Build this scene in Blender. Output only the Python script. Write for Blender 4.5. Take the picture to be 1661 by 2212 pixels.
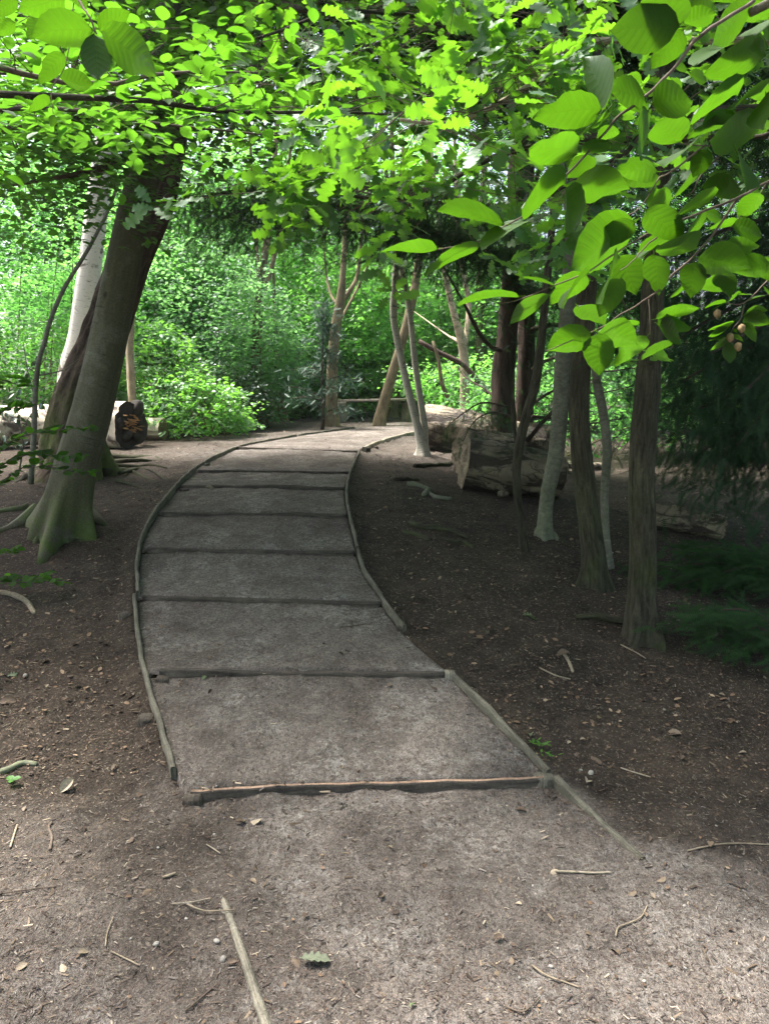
import bpy, math, random
import numpy as np
from mathutils import Vector, Matrix

for o in list(bpy.data.objects):
    bpy.data.objects.remove(o, do_unlink=True)
SC = bpy.context.scene
COL = SC.collection
R = math.radians
rng = np.random.default_rng(11)
random.seed(5)

# ------------------------------------------------------------------ camera
CAM_H = 1.55
PITCH = math.atan((1106 - 826) / 1666.0)
cam_d = bpy.data.cameras.new('camera')
cam = bpy.data.objects.new('camera', cam_d)
COL.objects.link(cam)
cam.location = (0, 0, CAM_H)
cam.rotation_euler = (R(90) - PITCH, 0, 0)
cam_d.sensor_fit = 'HORIZONTAL'
cam_d.angle = 2 * math.atan(830.5 / 1666.0)
cam_d.clip_start = 0.05
cam_d.clip_end = 2000
SC.camera = cam
SC.render.resolution_x = 768
SC.render.resolution_y = 1024

# ------------------------------------------------------------------ world, sun, exposure
SUN_EL, SUN_AZ = R(66), R(298)          # azimuth from +Y, clockwise: ahead and to the left
world = bpy.data.worlds.new('World')
SC.world = world
world.use_nodes = True
wt = world.node_tree
wt.nodes.clear()
w_out = wt.nodes.new('ShaderNodeOutputWorld')
w_bg = wt.nodes.new('ShaderNodeBackground')
w_sky = wt.nodes.new('ShaderNodeTexSky')
w_sky.sky_type = 'NISHITA'
w_sky.sun_disc = False
w_sky.sun_elevation = SUN_EL
w_sky.sun_rotation = SUN_AZ
w_sky.air_density = 0.8
w_sky.dust_density = 7.0
w_sky.ozone_density = 1.0
w_bg.inputs['Strength'].default_value = 0.15
wt.links.new(w_sky.outputs[0], w_bg.inputs[0])
wt.links.new(w_bg.outputs[0], w_out.inputs[0])

sun_d = bpy.data.lights.new('sun', 'SUN')
sun_d.energy = 4.0
sun_d.angle = R(9)
sun_d.color = (1.0, 0.965, 0.90)
sun = bpy.data.objects.new('sun', sun_d)
COL.objects.link(sun)
sdir = Vector((math.sin(SUN_AZ) * math.cos(SUN_EL), math.cos(SUN_AZ) * math.cos(SUN_EL), math.sin(SUN_EL)))
sun.rotation_euler = sdir.to_track_quat('Z', 'Y').to_euler()
sun.location = sdir * 60

SC.view_settings.view_transform = 'Standard'
SC.view_settings.look = 'None'
SC.view_settings.gamma = 1.0
SC.view_settings.use_curve_mapping = False
SC.view_settings.exposure = 1.9
SC.cycles.max_bounces = 10
SC.cycles.diffuse_bounces = 8
SC.cycles.volume_bounces = 0
SC.cycles.glossy_bounces = 2
SC.cycles.transmission_bounces = 6
SC.cycles.transparent_max_bounces = 4
SC.cycles.use_denoising = True
SC.cycles.caustics_reflective = False
SC.cycles.caustics_refractive = False

# ------------------------------------------------------------------ picture helpers (D units: photograph scaled to 1661 x 2212)
cP, sP = math.cos(PITCH), math.sin(PITCH)
def ray(px, py):
    u, v = (px - 830.5) / 1666.0, (1106 - py) / 1666.0
    return np.array([u, cP + v * sP, v * cP - sP])
def at(px, py, Y):
    r = ray(px, py)
    t = Y / r[1]
    return np.array([0, 0, CAM_H]) + r * t
def hit(px, py, f, t0=0.6, t1=90.0):
    """first point where the picture ray meets the surface z = f(x, y)"""
    r = ray(px, py); o = np.array([0, 0, CAM_H])
    T = np.geomspace(t0, t1, 420)
    for _ in range(3):
        Q = o + r * T[:, None]
        below = Q[:, 2] < f(Q[:, 0], Q[:, 1])
        if not below.any(): return o + r * t1
        i = max(int(np.argmax(below)), 1)
        T = np.linspace(T[i - 1], T[i], 24)
    return o + r * T[-1]
def C1(x, y): return (1200 + x / 2.768) / 1.0837, (y / 2.768) / 1.0837
def C2(x, y): return (1200 + x / 2.768) / 1.0837, (400 + y / 2.768) / 1.0837
def C3(x, y): return (880 + x / 3.322) / 1.0837, (400 + y / 3.322) / 1.0837
def C6(x, y): return (x / 3.691) / 1.0837, (y / 3.691) / 1.0837

# ------------------------------------------------------------------ noise
def _h(ix, iy, iz, seed):
    n = (ix * 374761393 + iy * 668265263 + iz * 2147483647 + seed * 1274126177) & 0xffffffff
    n = ((n ^ (n >> 13)) * 1274126177) & 0xffffffff
    return ((n ^ (n >> 16)) & 0xffff) / 65535.0
def vn(x, y, z=None, seed=0):
    x = np.asarray(x, float); y = np.asarray(y, float)
    z = np.zeros_like(x) if z is None else np.asarray(z, float)
    xi, yi, zi = np.floor(x).astype(np.int64), np.floor(y).astype(np.int64), np.floor(z).astype(np.int64)
    fx, fy, fz = x - xi, y - yi, z - zi
    fx, fy, fz = fx*fx*(3-2*fx), fy*fy*(3-2*fy), fz*fz*(3-2*fz)
    r = 0
    for dx in (0, 1):
        for dy in (0, 1):
            for dz in (0, 1):
                w = (fx if dx else 1-fx) * (fy if dy else 1-fy) * (fz if dz else 1-fz)
                r = r + w * _h(xi+dx, yi+dy, zi+dz, seed)
    return r * 2 - 1
def fbm(x, y, z=None, seed=0, o=3):
    r, a = 0, 1.0
    for k in range(o):
        s = 2.03 ** k
        r = r + a * vn(np.asarray(x)*s, np.asarray(y)*s, None if z is None else np.asarray(z)*s, seed + k)
        a *= .5
    return r
def sst(a, b, x):
    t = np.clip((np.asarray(x, float) - a) / (b - a), 0, 1)
    return t * t * (3 - 2 * t)
def unit(v):
    v = np.asarray(v, float)
    return v / np.maximum(np.linalg.norm(v, axis=-1, keepdims=True), 1e-9)

# ------------------------------------------------------------------ mesh helpers
def mesh_data(name, V, F, smooth=False, uv=None, tint=None, mats=None, mat_idx=None):
    V = np.asarray(V, np.float32).reshape(-1, 3)
    F = np.asarray(F, np.int32)
    k = F.shape[1]
    me = bpy.data.meshes.new(name)
    me.vertices.add(len(V)); me.vertices.foreach_set('co', V.ravel())
    me.loops.add(F.size); me.loops.foreach_set('vertex_index', F.ravel())
    me.polygons.add(len(F))
    me.polygons.foreach_set('loop_start', np.arange(0, F.size, k, dtype=np.int32))
    me.polygons.foreach_set('loop_total', np.full(len(F), k, np.int32))
    if smooth: me.polygons.foreach_set('use_smooth', np.ones(len(F), bool))
    if uv is not None:
        l = me.uv_layers.new(name='UVMap')
        l.data.foreach_set('uv', np.asarray(uv, np.float32)[F.ravel()].ravel())
    if tint is not None:
        a = me.attributes.new('tint', 'FLOAT', 'POINT')
        a.data.foreach_set('value', np.asarray(tint, np.float32))
    for m in (mats or []): me.materials.append(m)
    if mat_idx is not None: me.polygons.foreach_set('material_index', np.asarray(mat_idx, np.int32))
    me.update(); me.validate()
    return me
def origin_of(p):
    v = np.zeros(3)
    while p is not None:
        v += np.array(p.location); p = p.parent
    return v
def link(name, me, parent=None):
    o = bpy.data.objects.new(name, me)
    COL.objects.link(o)
    if parent is not None: o.parent = parent
    return o
def mk(name, V, F, mat, parent=None, smooth=False, uv=None, tint=None, kind=None, org=None):
    """one mesh object from world coordinates"""
    V = np.asarray(V, float).reshape(-1, 3)
    if parent is not None:
        V = V - origin_of(parent)
    elif org is not None:
        V = V - np.asarray(org)
    me = mesh_data(name, V, F, smooth, uv, tint, mat if isinstance(mat, list) else [mat])
    o = link(name, me, parent)
    if parent is None and org is not None: o.location = org
    if kind: o['kind'] = kind
    return o
def tag(o, label, cat, group=None):
    o['label'] = label; o['category'] = cat
    if group: o['group'] = group
    return o
def thing(name, label, cat, loc, group=None):
    o = bpy.data.objects.new(name, None); COL.objects.link(o)
    o.empty_display_size = .1
    o.location = loc
    return tag(o, label, cat, group)
def struct(o):
    o['kind'] = 'structure'; return o
def smooth_path(P, n):
    P = np.asarray(P, float)
    seg = np.r_[0, np.cumsum(np.linalg.norm(np.diff(P[:, :3], axis=0), axis=1))]
    t = np.linspace(0, seg[-1], n)
    # catmull-rom on the arc length
    out = []
    for tt in t:
        i = min(max(np.searchsorted(seg, tt) - 1, 0), len(P) - 2)
        u = (tt - seg[i]) / max(seg[i+1] - seg[i], 1e-9)
        p0, p1, p2, p3 = P[max(i-1, 0)], P[i], P[i+1], P[min(i+2, len(P)-1)]
        out.append(.5 * ((2*p1) + (-p0+p2)*u + (2*p0-5*p1+4*p2-p3)*u*u + (-p0+3*p1-3*p2+p3)*u**3))
    return np.array(out)
def frames(P):
    T = np.gradient(P, axis=0); T = unit(T)
    ref = np.array([0., 1., 0.]) if abs(T[0][1]) < .8 else np.array([1., 0, 0])
    A = []
    a = unit(np.cross(T[0], ref))
    for t in T:
        a = unit(a - t * np.dot(a, t)); A.append(a)
    A = np.array(A)
    return T, A, np.cross(T, A)
def tube(P, Rd, sides=10, disp=None, cap=True):
    """P: n x 3, Rd: n radii. disp(theta_grid, arc_grid, radius_grid, Pgrid) -> radius added. returns V, F(quads), UV"""
    P = np.asarray(P, float); n = len(P)
    T, A, B = frames(P)
    th = np.linspace(0, 2*np.pi, sides + 1)
    s = np.r_[0, np.cumsum(np.linalg.norm(np.diff(P, axis=0), axis=1))]
    TH, S = np.meshgrid(th, s)
    RR = np.repeat(np.asarray(Rd, float)[:, None], sides + 1, 1)
    if disp is not None: RR = RR + disp(TH, S, RR, P)
    V = P[:, None, :] + RR[..., None] * (np.cos(TH)[..., None] * A[:, None, :] + np.sin(TH)[..., None] * B[:, None, :])
    V[:, -1] = V[:, 0]
    w = sides + 1
    i, j = np.meshgrid(np.arange(n-1), np.arange(sides), indexing='ij')
    a = (i*w + j).ravel()
    F = np.stack([a, a+1, a+w+1, a+w], 1)
    rm = float(np.mean(Rd))
    UV = np.stack([TH * rm, S], -1).reshape(-1, 2)
    V = V.reshape(-1, 3)
    if cap:
        c0, c1 = len(V), len(V) + 1
        V = np.vstack([V, P[0] - T[0]*0.0, P[-1] + T[-1] * Rd[-1] * .3])
        UV = np.vstack([UV, [0, 0], [0, s[-1]]])
        j = np.arange(sides)
        F = np.vstack([F, np.stack([j+1, j, np.full(sides, c0), np.full(sides, c0)], 1)[:, [0, 1, 2, 2]],
                       np.stack([(n-1)*w + j, (n-1)*w + j+1, np.full(sides, c1), np.full(sides, c1)], 1)])
    return V, F, UV
def fixq(F):
    return F
def merge(parts):
    Vs, Fs, Us, o = [], [], [], 0
    for V, F, U in parts:
        Vs.append(V); Fs.append(F + o); Us.append(U); o += len(V)
    return np.vstack(Vs), np.vstack(Fs), np.vstack(Us)
def tube_mesh(name, V, F, UV, mat, parent=None, smooth=True, org=None, kind=None):
    # degenerate quads (caps) become triangles
    tri = F[:, 2] == F[:, 3]
    Q, T = F[~tri], F[tri][:, :3]
    V = np.asarray(V, float)
    if parent is not None: V = V - origin_of(parent)
    elif org is not None: V = V - np.asarray(org)
    me = bpy.data.meshes.new(name)
    me.vertices.add(len(V)); me.vertices.foreach_set('co', V.astype(np.float32).ravel())
    idx = np.concatenate([Q.ravel(), T.ravel()]).astype(np.int32)
    me.loops.add(len(idx)); me.loops.foreach_set('vertex_index', idx)
    me.polygons.add(len(Q) + len(T))
    tot = np.r_[np.full(len(Q), 4), np.full(len(T), 3)].astype(np.int32)
    me.polygons.foreach_set('loop_total', tot)
    me.polygons.foreach_set('loop_start', np.r_[0, np.cumsum(tot)[:-1]].astype(np.int32))
    if smooth: me.polygons.foreach_set('use_smooth', np.ones(len(tot), bool))
    l = me.uv_layers.new(name='UVMap')
    l.data.foreach_set('uv', UV.astype(np.float32)[idx].ravel())
    me.materials.append(mat)
    me.update(); me.validate()
    o = link(name, me, parent)
    if parent is None and org is not None: o.location = org
    if kind: o['kind'] = kind
    return o

# ------------------------------------------------------------------ materials
def new_mat(name):
    m = bpy.data.materials.new(name); m.use_nodes = True
    nt = m.node_tree; nt.nodes.clear()
    out = nt.nodes.new('ShaderNodeOutputMaterial')
    return m, nt, out
class NT:
    def __init__(s, nt): s.nt = nt
    def n(s, t, **kw):
        nd = s.nt.nodes.new('ShaderNode' + t)
        for k, v in kw.items():
            if k in nd.inputs: nd.inputs[k].default_value = v
            else: setattr(nd, k, v)
        return nd
    def l(s, a, b): s.nt.links.new(a, b)
    def noise(s, vec, scale, detail=4, rough=.6, dist=0.0):
        nd = s.n('TexNoise'); nd.inputs['Scale'].default_value = scale
        nd.inputs['Detail'].default_value = detail; nd.inputs['Roughness'].default_value = rough
        nd.inputs['Distortion'].default_value = dist
        if vec is not None: s.l(vec, nd.inputs['Vector'])
        return nd.outputs['Fac']
    def ramp(s, fac, stops):
        nd = s.n('ValToRGB'); e = nd.color_ramp.elements
        while len(e) < len(stops): e.new(.5)
        for el, (p, c) in zip(e, stops):
            el.position = p; el.color = (c, c, c, 1) if isinstance(c, (int, float)) else (*c, 1)
        s.l(fac, nd.inputs['Fac']); return nd.outputs['Color']
    def mix(s, fac, a, b, mode='MIX'):
        nd = s.n('MixRGB'); nd.blend_type = mode
        for v, i in ((fac, 0), (a, 1), (b, 2)):
            if isinstance(v, (int, float)): nd.inputs[i].default_value = v if i == 0 else (v, v, v, 1)
            elif isinstance(v, tuple): nd.inputs[i].default_value = (*v, 1)
            else: s.l(v, nd.inputs[i])
        return nd.outputs[0]
    def mapv(s, vec, scale):
        nd = s.n('Mapping'); nd.inputs['Scale'].default_value = scale
        s.l(vec, nd.inputs['Vector']); return nd.outputs[0]
    def math(s, op, a, b=None):
        nd = s.n('Math'); nd.operation = op
        for v, i in ((a, 0), (b, 1)):
            if v is None: continue
            if isinstance(v, (int, float)): nd.inputs[i].default_value = v
            else: s.l(v, nd.inputs[i])
        return nd.outputs[0]
    def bump(s, h, strength, dist=.01):
        nd = s.n('Bump'); nd.inputs['Strength'].default_value = strength; nd.inputs['Distance'].default_value = dist
        s.l(h, nd.inputs['Height']); return nd.outputs[0]

def leaf_mat(name, top, trans, var=.35, gloss=.06, rough=.48, obj_random=False, veins=False, hue2=None, mix_t=.55):
    """thin leaf: diffuse reflection, light let through, weak sheen"""
    m, nt, out = new_mat(name); k = NT(nt)
    if obj_random: f = k.n('ObjectInfo').outputs['Random']
    else: f = k.n('Attribute', attribute_name='tint').outputs['Fac']
    hue2 = hue2 or tuple(c * (1 - var) for c in top)
    d = k.mix(f, tuple(top), tuple(hue2))
    t2 = tuple(c * (1 - var * .8) for c in trans)
    t = k.mix(f, tuple(trans), t2)
    bs = k.n('BsdfDiffuse'); tr = k.n('BsdfTranslucent'); gl = k.n('BsdfGlossy', Roughness=rough)
    if veins:
        uv = k.n('UVMap').outputs[0]
        sep = k.n('SeparateXYZ'); k.l(uv, sep.inputs[0])
        av = k.math('ABSOLUTE', sep.outputs[1])
        ph = k.math('SUBTRACT', sep.outputs[0], k.math('MULTIPLY', av, .17))
        w = k.math('SINE', k.math('MULTIPLY', ph, 52.0))
        vein = k.ramp(w, [(.80, 0.0), (.99, 1.0)])
        mid = k.ramp(av, [(.0, 1.0), (.06, 0.0)])
        vv = k.mix(1.0, vein, mid, 'LIGHTEN')
        geo = k.n('NewGeometry').outputs['Position']
        blot = k.ramp(k.noise(geo, 28, 3), [(.35, .86), (.7, 1.08)])
        t = k.mix(k.math('MULTIPLY', vv, .28), t, (trans[0]*.75, trans[1]*.55, trans[2]))
        t = k.mix(1.0, t, blot, 'MULTIPLY')
        d = k.mix(k.math('MULTIPLY', vv, .4), d, (top[0]*1.5, top[1]*1.3, top[2]*1.5))
        nb = k.bump(k.math('ADD', k.math('MULTIPLY', w, .5), k.math('MULTIPLY', vv, -.6)), .18, .002)
        for b in (bs, tr, gl): k.l(nb, b.inputs['Normal'])
    k.l(d, bs.inputs['Color']); k.l(t, tr.inputs['Color'])
    gl.inputs['Color'].default_value = (.8, .9, .85, 1)
    mx = k.n('MixShader', Fac=mix_t); k.l(bs.outputs[0], mx.inputs[1]); k.l(tr.outputs[0], mx.inputs[2])
    lw = k.n('LayerWeight', Blend=.25)
    gf = k.math('ADD', k.math('MULTIPLY', lw.outputs['Fresnel'], gloss * 1.8), gloss * .5)
    mx2 = k.n('MixShader'); k.l(gf, mx2.inputs[0]); k.l(mx.outputs[0], mx2.inputs[1]); k.l(gl.outputs[0], mx2.inputs[2])
    k.l(mx2.outputs[0], out.inputs['Surface'])
    return m

M = {}
M['beech_leaf'] = leaf_mat('beech_leaf', (.036, .090, .008), (.055, .155, .004), obj_random=True, veins=True, mix_t=.64, var=.45, gloss=.022)
M['oak_leaf'] = leaf_mat('oak_leaf', (.055, .125, .024), (.165, .42, .014), obj_random=True, var=.45, mix_t=.58, gloss=.06, hue2=(.035, .10, .045))
M['oak_leaf_mass'] = leaf_mat('oak_leaf_mass', (.055, .125, .024), (.165, .42, .014), var=.5, mix_t=.58, gloss=.06, hue2=(.03, .09, .04))
M['beech_leaf_mass'] = leaf_mat('beech_leaf_mass', (.045, .115, .018), (.14, .38, .02), var=.5, gloss=.05)
M['beech_leaf_mid'] = leaf_mat('beech_leaf_mid', (.045, .110, .018), (.125, .36, .016), var=.55, gloss=.012, obj_random=True)
M['wood_leaf'] = leaf_mat('wood_leaf', (.085, .20, .07), (.27, .70, .13), mix_t=.58, var=.45, gloss=.04, hue2=(.05, .12, .06))
M['lime_leaf'] = leaf_mat('lime_leaf', (.10, .22, .055), (.33, .82, .12), mix_t=.6, var=.4, gloss=.08)
M['grey_leaf'] = leaf_mat('grey_leaf', (.12, .215, .125), (.32, .68, .20), var=.4, gloss=.05, hue2=(.04, .09, .05))
M['bramble_leaf'] = leaf_mat('bramble_leaf', (.085, .185, .045), (.28, .68, .07), var=.4, gloss=.09, hue2=(.06, .14, .06))
M['yew_needle'] = leaf_mat('yew_needle', (.020, .056, .025), (.055, .13, .03), var=.5, gloss=.02, rough=.5, mix_t=.35)
M['yew_young'] = leaf_mat('yew_young', (.026, .075, .022), (.07, .18, .025), var=.6, gloss=.02, mix_t=.45)
M['holly_leaf'] = leaf_mat('holly_leaf', (.03, .075, .03), (.10, .22, .03), var=.5, gloss=.16, rough=.3, mix_t=.35)

def bark_mat(name, c1, c2, ridge=40, stretch=.12, bump=.8, dist=.012, moss=0.0, moss_h=(0., .6), rough=.95):
    m, nt, out = new_mat(name); k = NT(nt)
    uv = k.n('UVMap').outputs[0]
    v = k.mapv(uv, (ridge, ridge * stretch, 1))
    n1 = k.noise(v, 1.0, 6, .65, .6)
    geo = k.n('NewGeometry').outputs['Position']
    n2 = k.noise(geo, 3.5, 5, .6)
    col = k.mix(k.ramp(n1, [(.32, 0.), (.68, 1.)]), c1, c2)
    col = k.mix(1.0, col, k.ramp(n2, [(.3, .65), (.7, 1.25)]), 'MULTIPLY')
    n3 = k.noise(geo, 55, 3, .7)
    col = k.mix(1.0, col, k.ramp(n3, [(.3, .8), (.7, 1.18)]), 'MULTIPLY')
    if moss:
        sep = k.n('SeparateXYZ'); k.l(geo, sep.inputs[0])
        mr = k.n('MapRange'); k.l(sep.outputs[2], mr.inputs[0])
        mr.inputs[1].default_value = moss_h[1]; mr.inputs[2].default_value = moss_h[0]
        mn = k.noise(geo, 9, 5, .7)
        mf = k.math('MULTIPLY', mr.outputs[0], k.ramp(k.noise(geo, 2.2, 4, .6), [(.42, .0), (.58, 1.)]))
        mf = k.math('MULTIPLY', mf, k.ramp(mn, [(.3, .4), (.6, 1.)]))
        col = k.mix(k.math('MULTIPLY', mf, moss), col, k.mix(n3, (.05, .10, .012), (.10, .16, .02)))
    p = k.n('BsdfPrincipled', Roughness=rough); k.l(col, p.inputs['Base Color'])
    p.inputs['Specular IOR Level'].default_value = .25
    h = k.math('ADD', n1, k.math('MULTIPLY', n3, .35))
    k.l(k.bump(h, bump, dist), p.inputs['Normal'])
    k.l(p.outputs[0], out.inputs['Surface'])
    return m
def beech_mat(name):
    m, nt, out = new_mat(name); k = NT(nt)
    uv = k.n('UVMap').outputs[0]; geo = k.n('NewGeometry').outputs['Position']
    streak = k.noise(k.mapv(uv, (9, .5, 1)), 1.0, 4, .6, .4)          # rain streaks down the stem
    lent = k.noise(k.mapv(uv, (7, 75, 1)), 1.0, 3, .6)                # short level scars
    blot = k.noise(geo, 5, 6, .7)
    fine = k.noise(geo, 85, 4, .75)
    knot = k.n('TexVoronoi', Scale=1.0); k.l(k.mapv(uv, (6, 3.2, 1)), knot.inputs['Vector'])
    col = k.mix(k.ramp(streak, [(.3, 0.), (.7, 1.)]), (.050, .050, .030), (.115, .110, .074))
    col = k.mix(k.math('MULTIPLY', k.ramp(blot, [(.52, 0.), (.62, 1.)]), .5), col, (.145, .145, .115))
    col = k.mix(k.math('MULTIPLY', k.ramp(lent, [(.62, 0.), (.70, 1.)]), .65), col, (.026, .024, .016))
    col = k.mix(k.ramp(knot.outputs['Distance'], [(.05, .85), (.10, 0.)]), col, (.02, .018, .012))
    col = k.mix(1.0, col, k.ramp(fine, [(.3, .65), (.7, 1.3)]), 'MULTIPLY')
    sep = k.n('SeparateXYZ'); k.l(geo, sep.inputs[0])
    mr = k.n('MapRange'); k.l(sep.outputs[2], mr.inputs[0]); mr.inputs[1].default_value = .95; mr.inputs[2].default_value = .3
    mf = k.math('MULTIPLY', mr.outputs[0], k.ramp(k.noise(geo, 3.1, 5, .65), [(.41, .0), (.52, 1.)]))
    col = k.mix(k.math('MULTIPLY', mf, .9), col, k.mix(fine, (.028, .055, .006), (.085, .14, .014)))
    p = k.n('BsdfPrincipled', Roughness=.85); k.l(col, p.inputs['Base Color']); p.inputs['Specular IOR Level'].default_value = .2
    h = k.math('SUBTRACT', k.math('ADD', k.math('MULTIPLY', fine, .5), blot), k.math('MULTIPLY', k.ramp(lent, [(.6, 0.), (.7, 1.)]), .8))
    k.l(k.bump(h, .6, .008), p.inputs['Normal']); k.l(p.outputs[0], out.inputs['Surface'])
    return m
M['beech_bark'] = beech_mat('beech_bark')
M['rough_bark'] = bark_mat('rough_bark', (.02, .014, .010), (.12, .085, .065), ridge=26, stretch=.25, bump=1., dist=.03, moss=.8, moss_h=(.5, 1.9))
M['dark_bark'] = bark_mat('dark_bark', (.012, .011, .007), (.068, .062, .042), ridge=60, stretch=.12, bump=1., dist=.012, moss=.35, moss_h=(.0, 1.2))
M['grey_bark'] = bark_mat('grey_bark', (.10, .10, .075), (.19, .185, .145), ridge=22, stretch=1.6, bump=.4, dist=.004, moss=.3, moss_h=(.2, 1.2))
M['yew_bark'] = bark_mat('yew_bark', (.034, .023, .018), (.10, .072, .058), ridge=34, stretch=.14, bump=.8, dist=.012)
M['pale_bark'] = bark_mat('pale_bark', (.26, .21, .14), (.42, .36, .26), ridge=18, stretch=.4, bump=.5, dist=.008)
M['tan_bark'] = bark_mat('tan_bark', (.10, .08, .05), (.22, .18, .11), ridge=24, stretch=.25, bump=.6, dist=.01)
M['twig_bark'] = bark_mat('twig_bark', (.06, .045, .035), (.14, .11, .085), ridge=90, stretch=.6, bump=.3, dist=.002)
M['pale_twig'] = bark_mat('pale_twig', (.22, .18, .13), (.36, .31, .24), ridge=90, stretch=.6, bump=.3, dist=.002)

def birch_mat(name, white=(.62, .60, .54), patch=.5, crack=False):
    m, nt, out = new_mat(name); k = NT(nt)
    uv = k.n('UVMap').outputs[0]
    geo = k.n('NewGeometry').outputs['Position']
    len_ = k.noise(k.mapv(uv, (9, 70, 1)), 1.0, 3, .6)
    pt = k.noise(geo, 4.5, 5, .65, .5)
    fine = k.noise(geo, 40, 4, .7)
    col = k.mix(fine, white, tuple(c * .72 for c in white))
    col = k.mix(k.ramp(len_, [(.60, 0.), (.68, 1.)]), col, (.09, .075, .06))
    col = k.mix(k.ramp(pt, [(patch, 0.), (patch + .08, 1.)]), col, k.mix(fine, (.03, .025, .02), (.16, .12, .09)))
    h = k.math('SUBTRACT', fine, k.math('MULTIPLY', pt, 2.0))
    if crack:
        wv = k.n('VectorMath', operation='ADD'); k.l(k.mapv(uv, (6, 2.0, 1)), wv.inputs[0])
        nz = k.n('TexNoise', Scale=5.0, Detail=4.0); k.l(geo, nz.inputs['Vector']); k.l(k.mapv(nz.outputs['Color'], (2.2, 2.2, 2.2)), wv.inputs[1])
        vo = k.n('TexVoronoi', Scale=1.0); vo.feature = 'DISTANCE_TO_EDGE'; k.l(wv.outputs[0], vo.inputs['Vector'])
        cr = k.ramp(vo.outputs['Distance'], [(.0, 1.), (.05, 0.)])
        cr = k.math('MULTIPLY', cr, k.ramp(k.noise(geo, 6, 3), [(.42, 0.), (.55, 1.)]))
        col = k.mix(k.math('MULTIPLY', cr, .9), col, (.022, .017, .013))
        pl = k.noise(k.mapv(uv, (5.5, 1.6, 1)), 1.0, 5, .62, .8)
        col = k.mix(k.ramp(pl, [(.47, 0.), (.53, 1.)]), col, k.mix(fine, (.015, .011, .008), (.075, .053, .038)))
        sep = k.n('SeparateXYZ'); k.l(k.n('NewGeometry').outputs['Normal'], sep.inputs[0])
        ms = k.math('MULTIPLY', k.ramp(sep.outputs[2], [(.3, 0.), (.8, 1.)]), k.ramp(k.noise(geo, 5, 5, .7), [(.52, 0.), (.62, 1.)]))
        col = k.mix(k.math('MULTIPLY', ms, .75), col, (.05, .08, .02))
        h = k.math('SUBTRACT', h, k.math('MULTIPLY', k.ramp(pl, [(.45, 0.), (.53, 1.)]), 1.6))
        tone = k.ramp(k.noise(geo, 2.6, 4), [(.35, .6), (.65, 1.2)])
        col = k.mix(1.0, col, tone, 'MULTIPLY')
        h = k.math('SUBTRACT', h, k.math('MULTIPLY', cr, 1.5))
    p = k.n('BsdfPrincipled', Roughness=.75); k.l(col, p.inputs['Base Color'])
    k.l(k.bump(h, .6, .012), p.inputs['Normal'])
    k.l(p.outputs[0], out.inputs['Surface'])
    return m
M['birch'] = birch_mat('birch', patch=.60)
M['birch_log'] = birch_mat('birch_log', (.56, .49, .38), patch=.54)
M['old_log'] = birch_mat('old_log', (.30, .245, .17), patch=.54, crack=True)
M['slim_birch'] = birch_mat('slim_birch', (.46, .42, .35), patch=.60)

def wood_mat(name, c1, c2, ring=False, rough=.9):
    m, nt, out = new_mat(name); k = NT(nt)
    uv = k.n('UVMap').outputs[0]
    geo = k.n('NewGeometry').outputs['Position']
    g = k.noise(k.mapv(uv, (150, 6, 1)), 1.0, 4, .6, .4)
    n2 = k.noise(geo, 7, 5, .65)
    n3 = k.noise(geo, 90, 3, .7)
    col = k.mix(k.ramp(g, [(.3, 0.), (.7, 1.)]), c1, c2)
    col = k.mix(1.0, col, k.ramp(n2, [(.3, .55), (.7, 1.3)]), 'MULTIPLY')
    col = k.mix(1.0, col, k.ramp(n3, [(.3, .75), (.7, 1.2)]), 'MULTIPLY')
    p = k.n('BsdfPrincipled', Roughness=rough); k.l(col, p.inputs['Base Color'])
    p.inputs['Specular IOR Level'].default_value = .25
    k.l(k.bump(k.math('ADD', g, n3), .7, .006), p.inputs['Normal'])
    k.l(p.outputs[0], out.inputs['Surface'])
    return m
M['edge_wood'] = wood_mat('edge_wood', (.07, .065, .05), (.17, .16, .125))
M['pale_wood'] = wood_mat('pale_wood', (.12, .11, .085), (.26, .24, .19))
M['step_wood'] = wood_mat('step_wood', (.035, .03, .025), (.11, .092, .075))
M['worn_step_wood'] = wood_mat('worn_step_wood', (.20, .13, .09), (.36, .25, .18))
M['peg_wood'] = wood_mat('peg_wood', (.035, .03, .024), (.09, .075, .06))
M['end_wood'] = wood_mat('end_wood', (.16, .12, .085), (.34, .27, .19))
M['charred'] = wood_mat('charred', (.012, .011, .010), (.05, .043, .036))
M['rot'] = wood_mat('rot', (.30, .15, .06), (.55, .33, .15))
M['bench_wood'] = wood_mat('bench_wood', (.13, .11, .085), (.26, .23, .19))

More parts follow.
